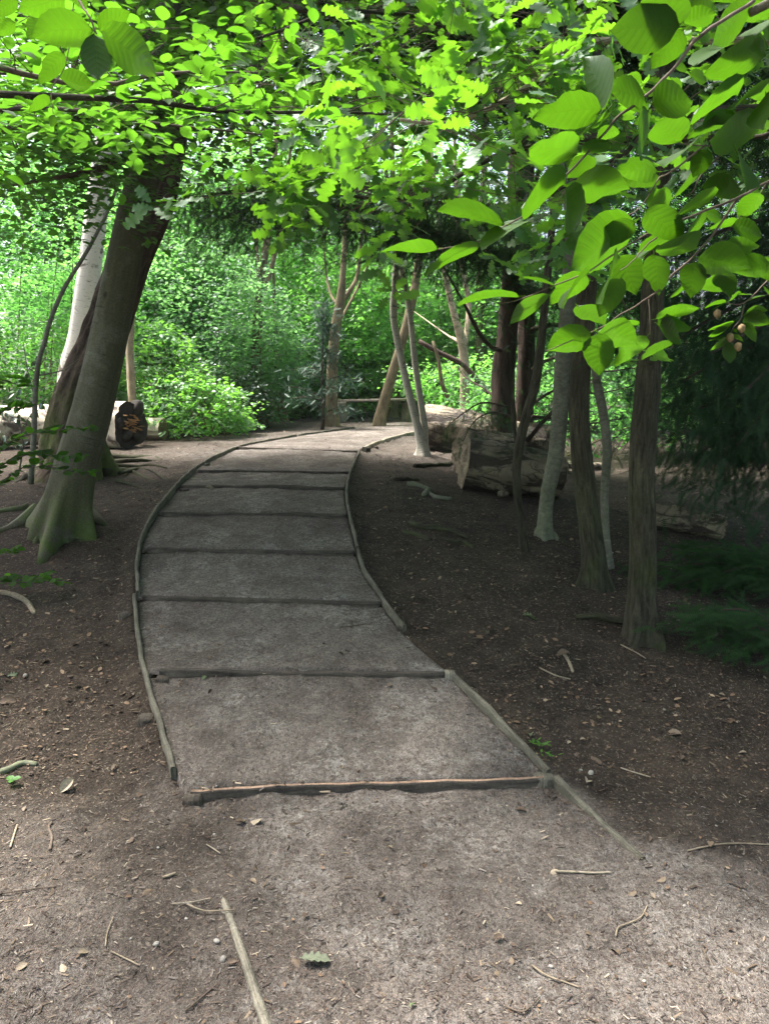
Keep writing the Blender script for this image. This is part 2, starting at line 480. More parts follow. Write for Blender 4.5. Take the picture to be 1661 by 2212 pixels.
def soil_mat(name, path=False):
    m, nt, out = new_mat(name); k = NT(nt)
    geo = k.n('NewGeometry').outputs['Position']
    big = k.noise(geo, 1.1, 5, .6, .3)
    mid = k.noise(geo, 7, 6, .7, .3)
    fin = k.noise(geo, 60, 5, .75, .2)
    grit = k.noise(geo, 260, 3, .7)
    fl = k.mapv(geo, (120, 45, 60))
    fib = k.noise(fl, 1.0, 4, .75, 1.2)
    wrp = k.n('TexNoise', Scale=30.0, Detail=4.0); k.l(geo, wrp.inputs['Vector'])
    va = k.n('VectorMath', operation='ADD'); k.l(geo, va.inputs[0]); k.l(k.mapv(wrp.outputs['Color'], (.06, .06, .06)), va.inputs[1])
    vo = k.n('TexVoronoi', Scale=140.0); k.l(va.outputs[0], vo.inputs['Vector'])
    cell = k.n('SeparateColor'); k.l(vo.outputs['Color'], cell.inputs[0])
    soil = k.mix(k.ramp(mid, [(.35, 0.), (.68, 1.)]), (.026, .020, .015), (.060, .046, .034))
    mulch = k.mix(k.ramp(mid, [(.35, 0.), (.65, 1.)]), (.101, .086, .075), (.183, .160, .142))
    if path: base = mulch
    else:
        at_ = k.n('Attribute', attribute_name='tint').outputs['Fac']
        base = k.mix(at_, soil, mulch)
    # dry pale patches of trodden chips
    dry = k.math('MULTIPLY', k.ramp(k.noise(geo, 2.4, 5, .65, .4), [(.46, 0.), (.62, 1.)]), k.ramp(k.noise(geo, 24, 5, .78), [(.44, 0.), (.60, 1.)]))
    damp = k.ramp(k.noise(geo, 1.7, 4, .6, .5), [(.36, .68), (.56, 1.0)])
    if not path: dry = k.math('MULTIPLY', dry, at_)
    base = k.mix(k.math('MULTIPLY', dry, .75), base, (.33, .31, .285))
    base = k.mix(1.0, base, damp, 'MULTIPLY')
    # bits of bark and chip
    base = k.mix(k.math('MULTIPLY', k.ramp(cell.outputs[0], [(.84, 0.), (.92, 1.)]), .4), base, (.13, .085, .062))
    base = k.mix(k.math('MULTIPLY', k.ramp(cell.outputs[1], [(.92, 0.), (.97, 1.)]), .45), base, (.28, .24, .19))
    base = k.mix(k.math('MULTIPLY', k.ramp(cell.outputs[2], [(.82, 0.), (.92, 1.)]), .55), base, (.035, .028, .024))
    base = k.mix(1.0, base, k.ramp(fib, [(.28, .60), (.72, 1.35)]), 'MULTIPLY')
    base = k.mix(1.0, base, k.ramp(fin, [(.3, .62), (.7, 1.38)]), 'MULTIPLY')
    base = k.mix(1.0, base, k.ramp(grit, [(.3, .70), (.72, 1.32)]), 'MULTIPLY')
    p = k.n('BsdfPrincipled', Roughness=1.0); k.l(base, p.inputs['Base Color'])
    p.inputs['Specular IOR Level'].default_value = .2
    h = k.math('ADD', k.math('ADD', k.math('MULTIPLY', fib, .7), fin), k.math('MULTIPLY', vo.outputs['Distance'], .5))
    k.l(k.bump(h, .9, .012), p.inputs['Normal'])
    k.l(p.outputs[0], out.inputs['Surface'])
    return m
M['ground'] = soil_mat('ground')
M['path'] = soil_mat('path', True)

def ramp_mat(name, stops, rough=.85, obj_random=False, translucent=0.0):
    m, nt, out = new_mat(name); k = NT(nt)
    f = k.n('ObjectInfo').outputs['Random'] if obj_random else k.n('Attribute', attribute_name='tint').outputs['Fac']
    col = k.ramp(f, stops)
    geo = k.n('NewGeometry').outputs['Position']
    col = k.mix(1.0, col, k.ramp(k.noise(geo, 120, 3), [(.3, .75), (.7, 1.2)]), 'MULTIPLY')
    p = k.n('BsdfPrincipled', Roughness=rough); k.l(col, p.inputs['Base Color'])
    p.inputs['Specular IOR Level'].default_value = .25
    k.l(p.outputs[0], out.inputs['Surface'])
    return m
M['chips'] = ramp_mat('chips', [(0, (.03, .023, .02)), (.35, (.07, .053, .043)), (.65, (.11, .08, .064)), (.85, (.13, .12, .11)), (.96, (.20, .175, .15)), (1., (.36, .30, .22))])
M['dead_leaf'] = ramp_mat('dead_leaf', [(0, (.04, .027, .02)), (.5, (.095, .06, .038)), (.85, (.16, .105, .065)), (1., (.28, .21, .14))], rough=.7)
M['dead_leaf_one'] = ramp_mat('dead_leaf_one', [(0, (.085, .06, .042)), (.6, (.15, .115, .08)), (1., (.30, .25, .18))], rough=.65, obj_random=True)
M['stone'] = ramp_mat('stone', [(0, (.16, .15, .135)), (1., (.30, .28, .25))], obj_random=True)
M['stick'] = bark_mat('stick', (.15, .12, .085), (.30, .25, .18), ridge=120, stretch=.3, bump=.4, dist=.002)
M['mast'] = ramp_mat('mast', [(0, (.16, .115, .055)), (1., (.22, .16, .08))], obj_random=True)
M['fresh_fallen'] = leaf_mat('fresh_fallen', (.16, .20, .10), (.1, .2, .04), obj_random=True, gloss=.1, mix_t=.25)
M['sprout'] = leaf_mat('sprout', (.08, .22, .03), (.25, .55, .03), obj_random=True)

# ------------------------------------------------------------------ path layout
STEPS = [  # left end, right end in the picture, width for its distance
    ((400, 1712), (1185, 1674), 790), ((335, 1450), (970, 1452), 635), ((300, 1285), (830, 1303), 530),
    ((312, 1183), (772, 1193), 460), ((345, 1105), (755, 1112), 410), ((385, 1047), (748, 1053), 358),
    ((425, 1016), (757, 1019), 318), ((508, 966), (775, 975), 266)]
kn = []
for (l, r, w) in STEPS:
    d = 1666 * 1.4 / w
    p = np.array([0, 0, CAM_H]) + ray((l[0]+r[0])/2, (l[1]+r[1])/2) * d
    kn.append((p[1], p[2]))
KY = np.array([k[0] for k in kn]); KZ = np.array([k[1] for k in kn])
KZ = np.maximum.accumulate(KZ)
GY = np.r_[-100, KY[0] - .3, KY[0] + .02, KY[1:], 12, 16, 30, 60, 400]
GZ = np.r_[.004, .007, .008, KZ[1:] - .01, KZ[-1] + .0, KZ[-1] - .02, KZ[-1] + .1, KZ[-1] + 1.0, KZ[-1] + 3.]
def G0(y): return np.interp(y, GY, GZ)
f_top = lambda x, y: np.interp(y, np.r_[-100, KY, 400], np.r_[KZ[0], KZ, KZ[-1]])
LEFT_PX = [(400, 1712), (375, 1665), (345, 1560), (318, 1470), (300, 1390), (291, 1290), (297, 1210), (310, 1150), (340, 1100), (385, 1045), (430, 1005), (510, 966), (640, 940), (760, 923), (830, 914)]
RIGHT_PX = [(1385, 1860), (1290, 1770), (1190, 1672), (1080, 1555), (975, 1452), (875, 1360), (830, 1300), (790, 1235), (773, 1190), (765, 1150), (755, 1110), (748, 1070), (752, 1040), (765, 1000), (777, 972), (800, 963), (850, 945), (900, 934), (960, 924)]
LW = np.array([hit(*p, f_top) for p in LEFT_PX]); RW = np.array([hit(*p, f_top) for p in RIGHT_PX])
LW = smooth_path(LW, 90); RW = smooth_path(RW, 90)
LW = LW[np.argsort(LW[:, 1])]; RW = RW[np.argsort(RW[:, 1])]
def xl(y): return np.interp(y, LW[:, 1], LW[:, 0])
def xr(y): return np.interp(y, RW[:, 1], RW[:, 0])
BL = np.array([hit(*s[0], f_top) for s in STEPS]); BR = np.array([hit(*s[1], f_top) for s in STEPS])

def ground_base(x, y):
    x = np.asarray(x, float); y = np.asarray(y, float)
    z = G0(y)
    a, b = xl(y), xr(y)
    onp = sst(KY[0] - .15, KY[0] + .5, y)
    sl, sr = a - x, x - b                    # distance outside either edge
    near = 1 - sst(13, 17, y)
    z = z - onp * near * (.05 * sst(-.02, .14, sl) * (1 - .6 * sst(.5, 1.8, sl)) + .045 * sst(-.02, .14, sr))
    rise = np.clip(G0(y) + .03, 0, 1)
    z = z - near * .42 * rise * sst(.1, 3.2, sr) - near * .10 * rise * sst(.2, 2.5, sl)
    ins = sst(-.02, .06, -sl) * sst(-.02, .06, -sr)
    z = z - .075 * ins * sst(KY[0] + .02, KY[0] + .12, y) * (1 - sst(15.2, 16.2, y))
    return z
def ground_z(x, y, fine=True):
    z = ground_base(x, y)
    a, b = xl(y), xr(y)
    out = np.clip(np.maximum(a - x, x - b), 0, .5) * 2
    z = z + .035 * fbm(x * .9, y * .9, seed=3) * (.15 + .85 * out)
    if fine:
        z = z + .010 * fbm(x * 7, y * 7, seed=9) + .006 * fbm(x * 24, y * 24, seed=14, o=2)
    return z
def tread_i(x, y):
    """index of the tread under (x, y), -1 in front of the first board"""
    idx = np.full(np.shape(x), -1)
    for i in range(8):
        s = np.clip((x - BL[i, 0]) / (BR[i, 0] - BL[i, 0]), 0, 1)
        yb = BL[i, 1] + (BR[i, 1] - BL[i, 1]) * s
        idx = np.where(y > yb, i, idx)
    return idx
def board_y(i, s):
    if i < 8: return BL[i, 1] + (BR[i, 1] - BL[i, 1]) * s
    return 16.0 + 0 * s
RISER = [.03, .024, .026, .028, .028, .026, .02, .022]
def tread_z(i, x, y, s, t):
    z0 = KZ[i] - .004
    z1 = (KZ[i+1] - RISER[i+1]) if i < 7 else KZ[-1] - .03
    z = z0 + (z1 - z0) * (t if i < 7 else np.minimum(t * 1.0, 1))
    z = z + .012 * np.sin(np.pi * s) - .008 * np.sin(np.pi * t)
    z = z + .010 * fbm(x * 3, y * 3, seed=21) * np.minimum(1, 6 * np.minimum(s, 1 - s)) + .004 * fbm(x * 22, y * 22, seed=27, o=2)
    return z
def surf_z(x, y):
    """height of whatever one would walk on at (x, y)"""
    x = np.asarray(x, float); y = np.asarray(y, float)
    z = ground_z(x, y)
    a, b = xl(y), xr(y)
    ti = tread_i(x, y)
    s = np.clip((x - a) / np.maximum(b - a, .1), 0, 1)
    inside = (x > a + .02) & (x < b - .02) & (y < 15.9)
    for i in range(8):
        y0, y1 = board_y(i, s), board_y(i + 1, s)
        t = np.clip((y - y0) / (y1 - y0), 0, 1)
        z = np.where(inside & (ti == i), np.maximum(tread_z(i, x, y, s, t), z), z)
    return z
gz1 = lambda x, y: float(ground_z(np.array([x]), np.array([y]), False)[0])
sz1 = lambda x, y: float(surf_z(np.array([x]), np.array([y]))[0])
def on_ground(px, py): return hit(px, py, lambda x, y: ground_z(x, y, False))
def on_surf(px, py): return hit(px, py, surf_z)

# ------------------------------------------------------------------ ground sheet
def grow(start, step, ratio, end):
    out = [start]
    while out[-1] < end:
        step *= ratio; out.append(out[-1] + step)
    return out
gx = np.arange(0, 1.62, .018)
gx = np.r_[gx, grow(gx[-1], .02, 1.06, 120)[1:]]
gx = np.r_[-gx[::-1][:-1], gx]
gy = np.arange(1.3, 3.3, .016)
gy = np.r_[gy, grow(gy[-1], .018, 1.012, 12)[1:]]
gy = np.r_[gy, grow(gy[-1], .12, 1.07, 400)[1:]]
gy = np.r_[-np.array(grow(-1.2, .08, 1.15, 80))[::-1][:-1], gy]
GX, GYY = np.meshgrid(gx, gy)
gz = ground_z(GX, GYY)
path_m = sst(KY[0] + .2, KY[0] - .1, GYY) if False else None
edgeL = np.interp(GYY, [1.0, 1.75, 2.3, 2.9, 3.3], [-.15, -.22, -.55, -.8, -.9])
edgeR = np.interp(GYY, [1.0, 1.6, 2.1, 2.45, 2.95], [4.0, 2.8, 1.7, 1.0, .68])
wob = .18 * fbm(GX * 2.2, GYY * 2.2, seed=31)
pm = sst(-.22, .18, GX - edgeL + wob) * sst(-.15, .15, edgeR - GX + wob) * (1 - sst(KY[0] - .05, KY[0] + .25, GYY))
pm = np.maximum(pm, .72 * (1 - sst(1.7, 2.9, GYY)) * (1 + .5 * fbm(GX * 1.5, GYY * 1.5, seed=35)))
pm = np.maximum(pm, .5 * sst(7.0, 9, GYY) * (1 - sst(1.5, 3, np.abs(GX + .5))))
n, w_ = GX.shape
ii, jj = np.meshgrid(np.arange(n-1), np.arange(w_-1), indexing='ij')
a_ = (ii*w_ + jj).ravel()
struct(mk('ground', np.stack([GX, GYY, gz], -1), np.stack([a_, a_+1, a_+w_+1, a_+w_], 1), M['ground'], smooth=True, tint=np.clip(pm, 0, 1).ravel()))

# ------------------------------------------------------------------ path of treads
path = bpy.data.objects.new('path', None); COL.objects.link(path); struct(path)
for i in range(8):
    ns, ntt = 90, (46 if i < 7 else 110)
    s, t = np.meshgrid(np.linspace(0, 1, ns), np.linspace(0, 1, ntt))
    y = board_y(i, s) * (1 - t) + board_y(i + 1, s) * t
    # a tread tucks in behind its own board
    y = y + np.where(t == 0, .012, 0) + np.where(t == 1, -.004, 0)
    a, b = xl(y), xr(y)
    x = a + (b - a) * s
    z = tread_z(i, x, y, s, t)
    rim = np.minimum(s, 1 - s)
    z = np.where(rim < .004, z - .09, z)
    if i == 7: z = z - .10 * sst(.96, 1., t)
    z = np.where((t == 1) & (i < 7), z - .05, z); z = np.where((t == 0), z - .02, z)
    ii, jj = np.meshgrid(np.arange(ntt-1), np.arange(ns-1), indexing='ij')
    a_ = (ii*ns + jj).ravel()
    mk('tread', np.stack([x, y, z], -1), np.stack([a_, a_+1, a_+ns+1, a_+ns], 1), M['path'], path, smooth=True)

# ------------------------------------------------------------------ timber: boards, edging, pegs
def plank(name, P, half_t, top, bottom, mat, label, cat, jitter=.003, seed=0, group=None, n=None):
    """a standing board that follows the line P (top edge at P.z + top)"""
    P = np.asarray(P, float)
    n = n or max(8, int(np.sum(np.linalg.norm(np.diff(P, axis=0), axis=1)) / .05))
    P = smooth_path(P, n)
    T = np.gradient(P, axis=0); T[:, 2] = 0; T = unit(T)
    N = np.stack([T[:, 1], -T[:, 0], 0 * T[:, 0]], 1)
    s = np.r_[0, np.cumsum(np.linalg.norm(np.diff(P, axis=0), axis=1))]
    jt = jitter * fbm(s * 4, s * 0 + seed, seed=seed + 50)
    jw = jitter * fbm(s * 9, s * 0 + 7 + seed, seed=seed + 51)
    up = np.array([0, 0, 1.])
    prof = [(-1, bottom), (-1, top - .008), (-.75, top), (.75, top), (1, top - .008), (1, bottom)]
    rows = []
    uvs = []
    for q, (sx, h) in enumerate(prof):
        edge = h > bottom
        rows.append(P + N * (sx * half_t + jw * edge)[:, None] + up * (h + jt * (1 + .6 * np.sin(s * 37 + q)) * edge)[:, None])
        uvs.append(np.stack([np.full(n, q * .03), s], 1))
    V = np.stack(rows, 1).reshape(-1, 3); UV = np.stack(uvs, 1).reshape(-1, 2)
    m = len(prof)
    F = []
    for i in range(n-1):
        for j in range(m-1):
            F.append((i*m+j, i*m+j+1, (i+1)*m+j+1, (i+1)*m+j))
    for e in (0, (n-1)*m):
        F += [(e+0, e+1, e+4, e+5), (e+1, e+2, e+3, e+4)]
    org = P[n//2].copy(); org[2] += bottom
    o = tube_mesh(name, V, np.array(F), UV, mat, smooth=False, org=org)
    return tag(o, label, cat, group)
step_words = ['nearest timber step board, worn pale orange along its top edge', 'second step board from the foreground, above the wide worn tread',
              'third step board up, between the two long curved edging planks', 'fourth step board up the path, dark and damp',
              'fifth step board up the path, level with the leaning beech', 'sixth step board up the path, with a pale scrap below it',
              'seventh step board, thin line second from the top of the steps', 'topmost step board where the path levels out']
for i, (l, r, w) in enumerate(STEPS):
    A, B = BL[i].copy(), BR[i].copy()
    mids = [A + (B - A) * t + np.array([0, .012 * math.sin(t * 5 + i), .006 * math.sin(t * 7 + i * 2)]) for t in np.linspace(.015, .985, 7)]
    mids = np.array(mids); mids[:, 2] = KZ[i] + (mids[:, 2] - mids[:, 2].mean()) * .4
    plank('step_board', mids, .012 if i else .010, .004, -.12, M['step_wood'], step_words[i], 'step board', jitter=.004, seed=i, group='timber step boards across the path')
    if i == 0:                                   # only the trodden top edge is worn to bare wood
        ob_ = bpy.context.scene.objects['step_board']; ob_.data.materials.append(M['worn_step_wood'])
        for f_ in ob_.data.polygons:
            if f_.normal.z > .9: f_.material_index = 1
def edge_pts(pxs, dz=0.0):
    out = []
    for p in pxs:
        q = hit(*p, f_top); q[2] += dz
        if q[1] < KY[0] - .02: q = on_ground(*p)
        out.append(q)
    return out
EDG = [
    ([(375, 1668), (345, 1560), (318, 1470), (300, 1390), (289, 1288)], .011, .018, 'edge_wood', 'long pale edging plank bending along the lower left of the path'),
    ([(298, 1283), (297, 1210), (310, 1150), (340, 1100), (385, 1045), (430, 1005)], .010, .020, 'edge_wood', 'grey edging plank curving past the leaning beech on the left'),
    ([(432, 1003), (470, 983), (510, 966), (570, 953), (640, 940)], .010, .014, 'edge_wood', 'far left edging plank running up beside the top step'),
    ([(645, 939), (700, 931), (765, 922)], .010, .010, 'edge_wood', 'thin farthest edging strip leading left of the bench'),
    ([(873, 1358), (830, 1300), (790, 1235), (773, 1190)], .010, .020, 'edge_wood', 'short edging plank ending at a peg, right of the third step'),
    ([(772, 1188), (765, 1150), (755, 1110), (748, 1070), (752, 1040), (765, 1000), (776, 976)], .010, .020, 'edge_wood', 'snaking edging plank along the right of the upper steps'),
    ([(786, 970), (800, 963), (850, 945), (900, 934)], .02, .025, 'pale_wood', 'mossy pale edging board beside the slender twin stemmed tree'),
    ([(1185, 1666), (1080, 1555), (975, 1452)], .011, .006, 'edge_wood', 'straight sunken edging plank on the right beside the second tread'),
    ([(1385, 1862), (1290, 1770), (1200, 1683)], .012, .014, 'edge_wood', 'half buried edging plank running out into the foreground on the right'),
]
for k_, (pxs, ht, top, mt, lab) in enumerate(EDG):
    plank('edging_plank', edge_pts(pxs), ht, top, -.16, M[mt], lab, 'edging plank', jitter=.005, seed=20 + k_, group='timber edging along the path')
def peg(px, py, w, d, h, label, mat='peg_wood', sink=.12, rz=0.0, seed=0, f=f_top, dz=0):
    p = hit(px, py, f)
    r = np.random.default_rng(seed)
    V = []
    for zz, k in ((-sink, 1.), (h - .012, 1.), (h, .86)):
        for sx, sy in ((-1, -1), (1, -1), (1, 1), (-1, 1)):
            x, y = sx * w / 2 * k, sy * d / 2 * k
            V.append((x * math.cos(rz) - y * math.sin(rz) + r.normal(0, .002), x * math.sin(rz) + y * math.cos(rz) + r.normal(0, .002), zz + r.normal(0, .003) + dz))
    V = np.array(V) + p
    F = [(0,1,5,4),(1,2,6,5),(2,3,7,6),(3,0,4,7),(4,5,9,8),(5,6,10,9),(6,7,11,10),(7,4,8,11),(8,9,10,11)]
    UV = np.stack([V[:, 0] * 1.0, V[:, 2]], 1)
    o = tube_mesh('edging_peg', V, np.array(F), UV, M[mat], smooth=False, org=p)
    return tag(o, label, 'peg', 'square wooden pegs holding the edging')
peg(272, 1322, .07, .06, .015, 'blackened square peg outside the joint of the left edging planks', dz=-.02, seed=1)
peg(316, 1540, .065, .06, .0, 'square peg standing outside the lower left edging plank', dz=-.015, seed=2)
peg(417, 1716, .07, .05, .0, 'black peg stump at the left end of the nearest step', dz=-.006, seed=3)
peg(350, 1458, .06, .045, .0, 'small peg at the left end of the second step board', seed=4, dz=-.01)
peg(758, 1085, .06, .06, .015, 'dark peg outside the right edging below the sixth step', seed=5, dz=-.03)
peg(869, 1352, .05, .05, .01, 'peg at the lower end of the short right edging plank', seed=6, dz=-.01)
peg(972, 1453, .05, .04, .01, 'pale topped peg at the right end of the second step', 'pale_wood', seed=7)
peg(1176, 1676, .08, .05, .0, 'worn grey peg at the right end of the nearest step', 'edge_wood', seed=8)
peg(398, 1052, .07, .06, .005, 'peg outside the left edging beside the sixth step', seed=9, dz=-.02)
peg(320, 1160, .06, .06, .0, 'low black peg outside the left edging near the beech roots', seed=12, dz=-.03)
peg(447, 1002, .05, .05, .005, 'small peg under the upper left edging plank', seed=13)
peg(792, 968, .09, .06, .01, 'peg block beside the topmost step on the right', seed=10)
peg(812, 962, .06, .05, .0, 'black peg against the mossy pale edging board', seed=11, dz=-.01)

# round pole half sunk in the foreground
pp = [on_ground(x, y) for x, y in [(474, 1925), (490, 1965), (512, 2030), (540, 2110), (566, 2190), (590, 2260)]]
pp = smooth_path(np.array(pp), 50); pp[:, 2] += np.interp(np.linspace(0, 1, 50), [0, .12, .5, 1], [-.012, -.002, .003, .002])
V, F, UV = tube(pp, np.interp(np.linspace(0, 1, 50), [0, .1, .5, 1], [.004, .010, .0125, .0135]), 12, lambda th, s, r, P: .0016 * fbm(th * 2, s * 18, seed=70) )
tag(tube_mesh('edging_pole', V, F, UV, M['pale_wood'], org=pp[25]), 'pale round pole half sunk in the earth at the bottom of the photo', 'pole')

# ------------------------------------------------------------------ leaf templates
def tri_fan_leaf(half, fold=.08, droop=.06):
    """half: [(x, halfwidth)...]; returns V, tris"""
    V = [(0, 0, 0)]; n = len(half)
    for x, w in half: V.append((x, 0, -droop * x * x))
    V.append((1, 0, -droop))
    up = []
    for sgn in (1, -1):
        ids = []
        for x, w in half:
            ids.append(len(V)); V.append((x, sgn * w, fold * w * 2 - droop * x * x))
        up.append(ids)
    tip = n + 1
    F = []
    for sgn, ids in zip((1, -1), up):
        chain = [0] + ids + [tip]; mid = [0] + list(range(1, n + 1)) + [tip]
        for k in range(len(chain) - 1):
            a, b, c, d = mid[k], mid[k+1], chain[k+1], chain[k]
            t = []
            if k == 0: t = [(a, b, c)]
            elif k == len(chain) - 2: t = [(a, b, d)]
            else: t = [(a, b, c), (a, c, d)]
            F += t if sgn > 0 else [q[::-1] for q in t]
    return np.array(V, float), np.array(F)
T_QUAD = (np.array([(0, 0, 0), (.5, .30, .05), (1, 0, -.05), (.5, -.30, .05)], float), np.array([(0, 2, 1), (0, 3, 2)]))
T_BEECH = tri_fan_leaf([(.2, .2), (.5, .30), (.8, .17)])
T_OAK = tri_fan_leaf([(.12, .05), (.22, .13), (.28, .08), (.42, .22), (.48, .12), (.62, .29), (.68, .17), (.82, .24), (.92, .13)], fold=.06)
def needle_spray(nn=11, length=1.0, nl=.18, w=.05):
    V, F = [], []
    for k in range(nn):
        x = .06 + .92 * k / nn
        l = nl * (1 - .45 * (k / nn) ** 2)
        for s in (1, -1):
            b = len(V)
            V += [(x, 0, 0), (x + w, 0, .0), (x + l * .55, s * l, -.02)]
            F.append((b, b+1, b+2) if s > 0 else (b, b+2, b+1))
    b = len(V)
    V += [(0, .006, 0), (0, -.006, 0), (1, 0, -.03)]; F.append((b, b+1, b+2))
    return np.array(V, float), np.array(F)
T_NEEDLE = needle_spray()
def batch(tmpl, pos, dirs, nrm, size):
    TV, TF = tmpl
    d = unit(dirs); n = nrm - d * np.sum(nrm * d, 1, keepdims=True); n = unit(n); s = np.cross(n, d)
    V = pos[:, None, :] + size[:, None, None] * (TV[None, :, 0:1] * d[:, None, :] + TV[None, :, 1:2] * s[:, None, :] + TV[None, :, 2:3] * n[:, None, :])
    N, K = len(pos), len(TV)
    F = (TF[None] + (np.arange(N) * K)[:, None, None]).reshape(-1, 3)
    return V.reshape(-1, 3), F
def leaf_mass(name, tmpl, pos, dirs, nrm, size, mat, parent=None, tint=None, r=rng):
    V, F = batch(tmpl, pos, dirs, nrm, size)
    if tint is None: tint = r.random(len(pos))
    return mk(name, V, F, mat, parent, tint=np.repeat(tint, len(tmpl[0])), kind='stuff')
def sprays(r, centres, per, rad, tilt=.25, jitter=.35, droop=.15):
    """flat leafy sprays: per leaves around each centre within rad, lying about level"""
    M_ = len(centres); N = M_ * per
    sn = unit(np.stack([r.normal(0, tilt, M_), r.normal(0, tilt, M_), np.ones(M_)], 1))
    ang = r.random(N) * 2 * np.pi; rr = np.sqrt(r.random(N))
    sn_ = np.repeat(sn, per, 0)
    a = unit(np.cross(sn_, np.array([0, 1., .1]))); b = np.cross(sn_, a)
    rad_ = np.repeat(np.broadcast_to(rad, (M_,)), per)
    off = (np.cos(ang)[:, None] * a + np.sin(ang)[:, None] * b) * (rr * rad_)[:, None]
    off += sn_ * (r.normal(0, .12, N) * rad_)[:, None]; off[:, 2] -= droop * rr * rad_
    pos = np.repeat(centres, per, 0) + off
    da = ang + r.normal(0, .7, N)
    d = np.cos(da)[:, None] * a + np.sin(da)[:, None] * b + sn_ * r.normal(-.15, jitter * .6, N)[:, None]
    nrm = sn_ + r.normal(0, jitter, (N, 3))
    return pos, d, nrm
def ellipsoid(r, c, rad, n, shell=.0):
    u = unit(r.normal(0, 1, (n, 3))); q = r.random(n) ** (1/3.)
    q = shell + (1 - shell) * q
    return np.asarray(c) + u * q[:, None] * np.asarray(rad)

# ------------------------------------------------------------------ trunks
def px_line(pxs, Y0, dY=None):
    """picture points at distance Y0 (optionally drifting) -> world points"""
    dY = dY if dY is not None else [0] * len(pxs)
    return np.array([at(p[0], p[1], Y0 + d) for p, d in zip(pxs, dY)])
def trunk(parent, P, Rd, mat, sides=20, rings=60, amp=.06, freq=3., flare=0.0, flare_h=.35, lobes=5, seed=0, name='trunk', ridge=0.0, ridge_n=14, bury=.15):
    P = np.asarray(P, float)
    t = np.r_[0, np.cumsum(np.linalg.norm(np.diff(P, axis=0), axis=1))]; t = t / t[-1]
    P = smooth_path(P, rings); Rr = np.interp(np.linspace(0, 1, rings), t, Rd)
    if bury:
        P = np.vstack([P[0] - np.array([0, 0, bury]) - (P[1]-P[0]) * .0, P]); Rr = np.r_[Rr[0] * (1.02), Rr]
    def disp(th, s, r, PP):
        cs, sn = np.cos(th), np.sin(th)
        d = amp * r * fbm(cs * freq * .5 + seed, sn * freq * .5, s * freq * .6, seed=seed + 90)
        if ridge:
            rd = np.abs(vn(cs * ridge_n * .32 + .9 * vn(cs * 2, sn * 2, s * 4, seed=seed + 5), sn * ridge_n * .32, s * 2.4, seed=seed + 6))
            d = d + ridge * r * (rd - .3)
        if flare:
            h = np.clip(1 - (s - bury) / flare_h, 0, 1.3) ** 2
            lb_ = np.clip(np.sin(th * lobes + seed) * .7 + .5 * np.sin(th * (lobes - 2) + seed * 2 + 2.5 * s), -.35, 1.3)
            d = d + r * flare * h * (.30 + 1.05 * np.sign(lb_) * np.abs(lb_) ** 1.4)
        return d
    V, F, UV = tube(P, Rr, sides, disp)
    return tube_mesh(name, V, F, UV, mat, parent)
def limb(parent, P, r0, r1, mat, name='branch', sides=7, seed=0, rings=None, rough=.05):
    P = np.asarray(P, float); L = np.sum(np.linalg.norm(np.diff(P, axis=0), axis=1))
    rings = rings or max(6, int(L / .12))
    P = smooth_path(P, rings)
    P = P + .5 * min(.05, r0) * np.stack([fbm(np.arange(rings) * .35, np.full(rings, seed + .3), seed=seed + q, o=2) for q in range(3)], 1)
    V, F, UV = tube(P, np.linspace(r0, r1, rings), sides, lambda th, s, r, Q: rough * r * fbm(np.cos(th), np.sin(th), s * 9, seed=seed, o=2))
    return tube_mesh(name, V, F, UV, mat, parent)
def twigs(r, limbs, targets, rad=.004, sag=.06):
    """thin shoots from the nearest limb point to every target; one merged tube set"""
    pts = np.vstack([smooth_path(np.asarray(l, float), 40) for l in limbs])
    parts = []
    for q in targets:
        d = np.linalg.norm((pts - q) * np.array([1, 1, 1.6]), axis=1)
        cand = np.argsort(d)[:8]; p = pts[r.choice(cand)]
        m = (p + q) / 2 + r.normal(0, .05, 3) * np.linalg.norm(p - q) + np.array([0, 0, sag * np.linalg.norm(p - q)])
        P = smooth_path(np.array([p, m, q]), 7)
        parts.append(tube(P, np.linspace(rad, rad * .4, 7), 4, cap=False))
    return merge(parts)

# single leaves as parts: shared meshes
def near_leaf_mesh(name, mat, nu=12, nv=2, width=.31, wav=.03, seed=0, fold=.12, droop=.14, rib=.004, notch=0):
    V, F, UV = [], [], []
    us = np.linspace(0, 1, nu + 1)
    r = np.random.default_rng(seed)
    ph = r.random() * 6
    for u in us:
        w = width * np.sin(np.pi * min(u ** .80, 1)) ** .70 if 0 < u < 1 else 0.0
        if u > .78: w = w * (1 - .45 * ((u - .78) / .22))
        for k in range(-nv, nv + 1):
            q = k / nv
            ww = w * (1 + (wav * math.sin(u * 42 + ph) if abs(k) == nv else 0))
            if notch and abs(u - .72) < .09 and k == nv: ww *= .72
            y = q * ww
            z = fold * abs(y) - droop * (u - .15) ** 2 + rib * math.sin((u - .17 * abs(q)) * 52) * abs(q) + .03 * math.sin(u * 5 + ph + 2 * q) * abs(q)
            V.append((u, y, z)); UV.append((u, q))
    m = 2 * nv + 1
    for i in range(nu):
        for j in range(m - 1):
            F.append((i*m+j, (i+1)*m+j, (i+1)*m+j+1, i*m+j+1))
    # stalk
    b = len(V)
    V += [(-.10, .008, .02), (-.10, -.008, .02), (.02, -.01, 0), (.02, .01, 0)]; UV += [(0, 0)] * 4
    F.append((b, b+1, b+2, b+3))
    return mesh_data(name, np.array(V), np.array(F), True, np.array(UV), None, [mat])
BEECH = [near_leaf_mesh('beech_leaf', M['beech_leaf'], seed=s, width=w, fold=f, droop=d, notch=nq) for s, w, f, d, nq in
         ((1, .32, .10, .10, 0), (2, .35, .16, .18, 0), (3, .29, .06, .22, 1), (4, .33, .22, .05, 0))]
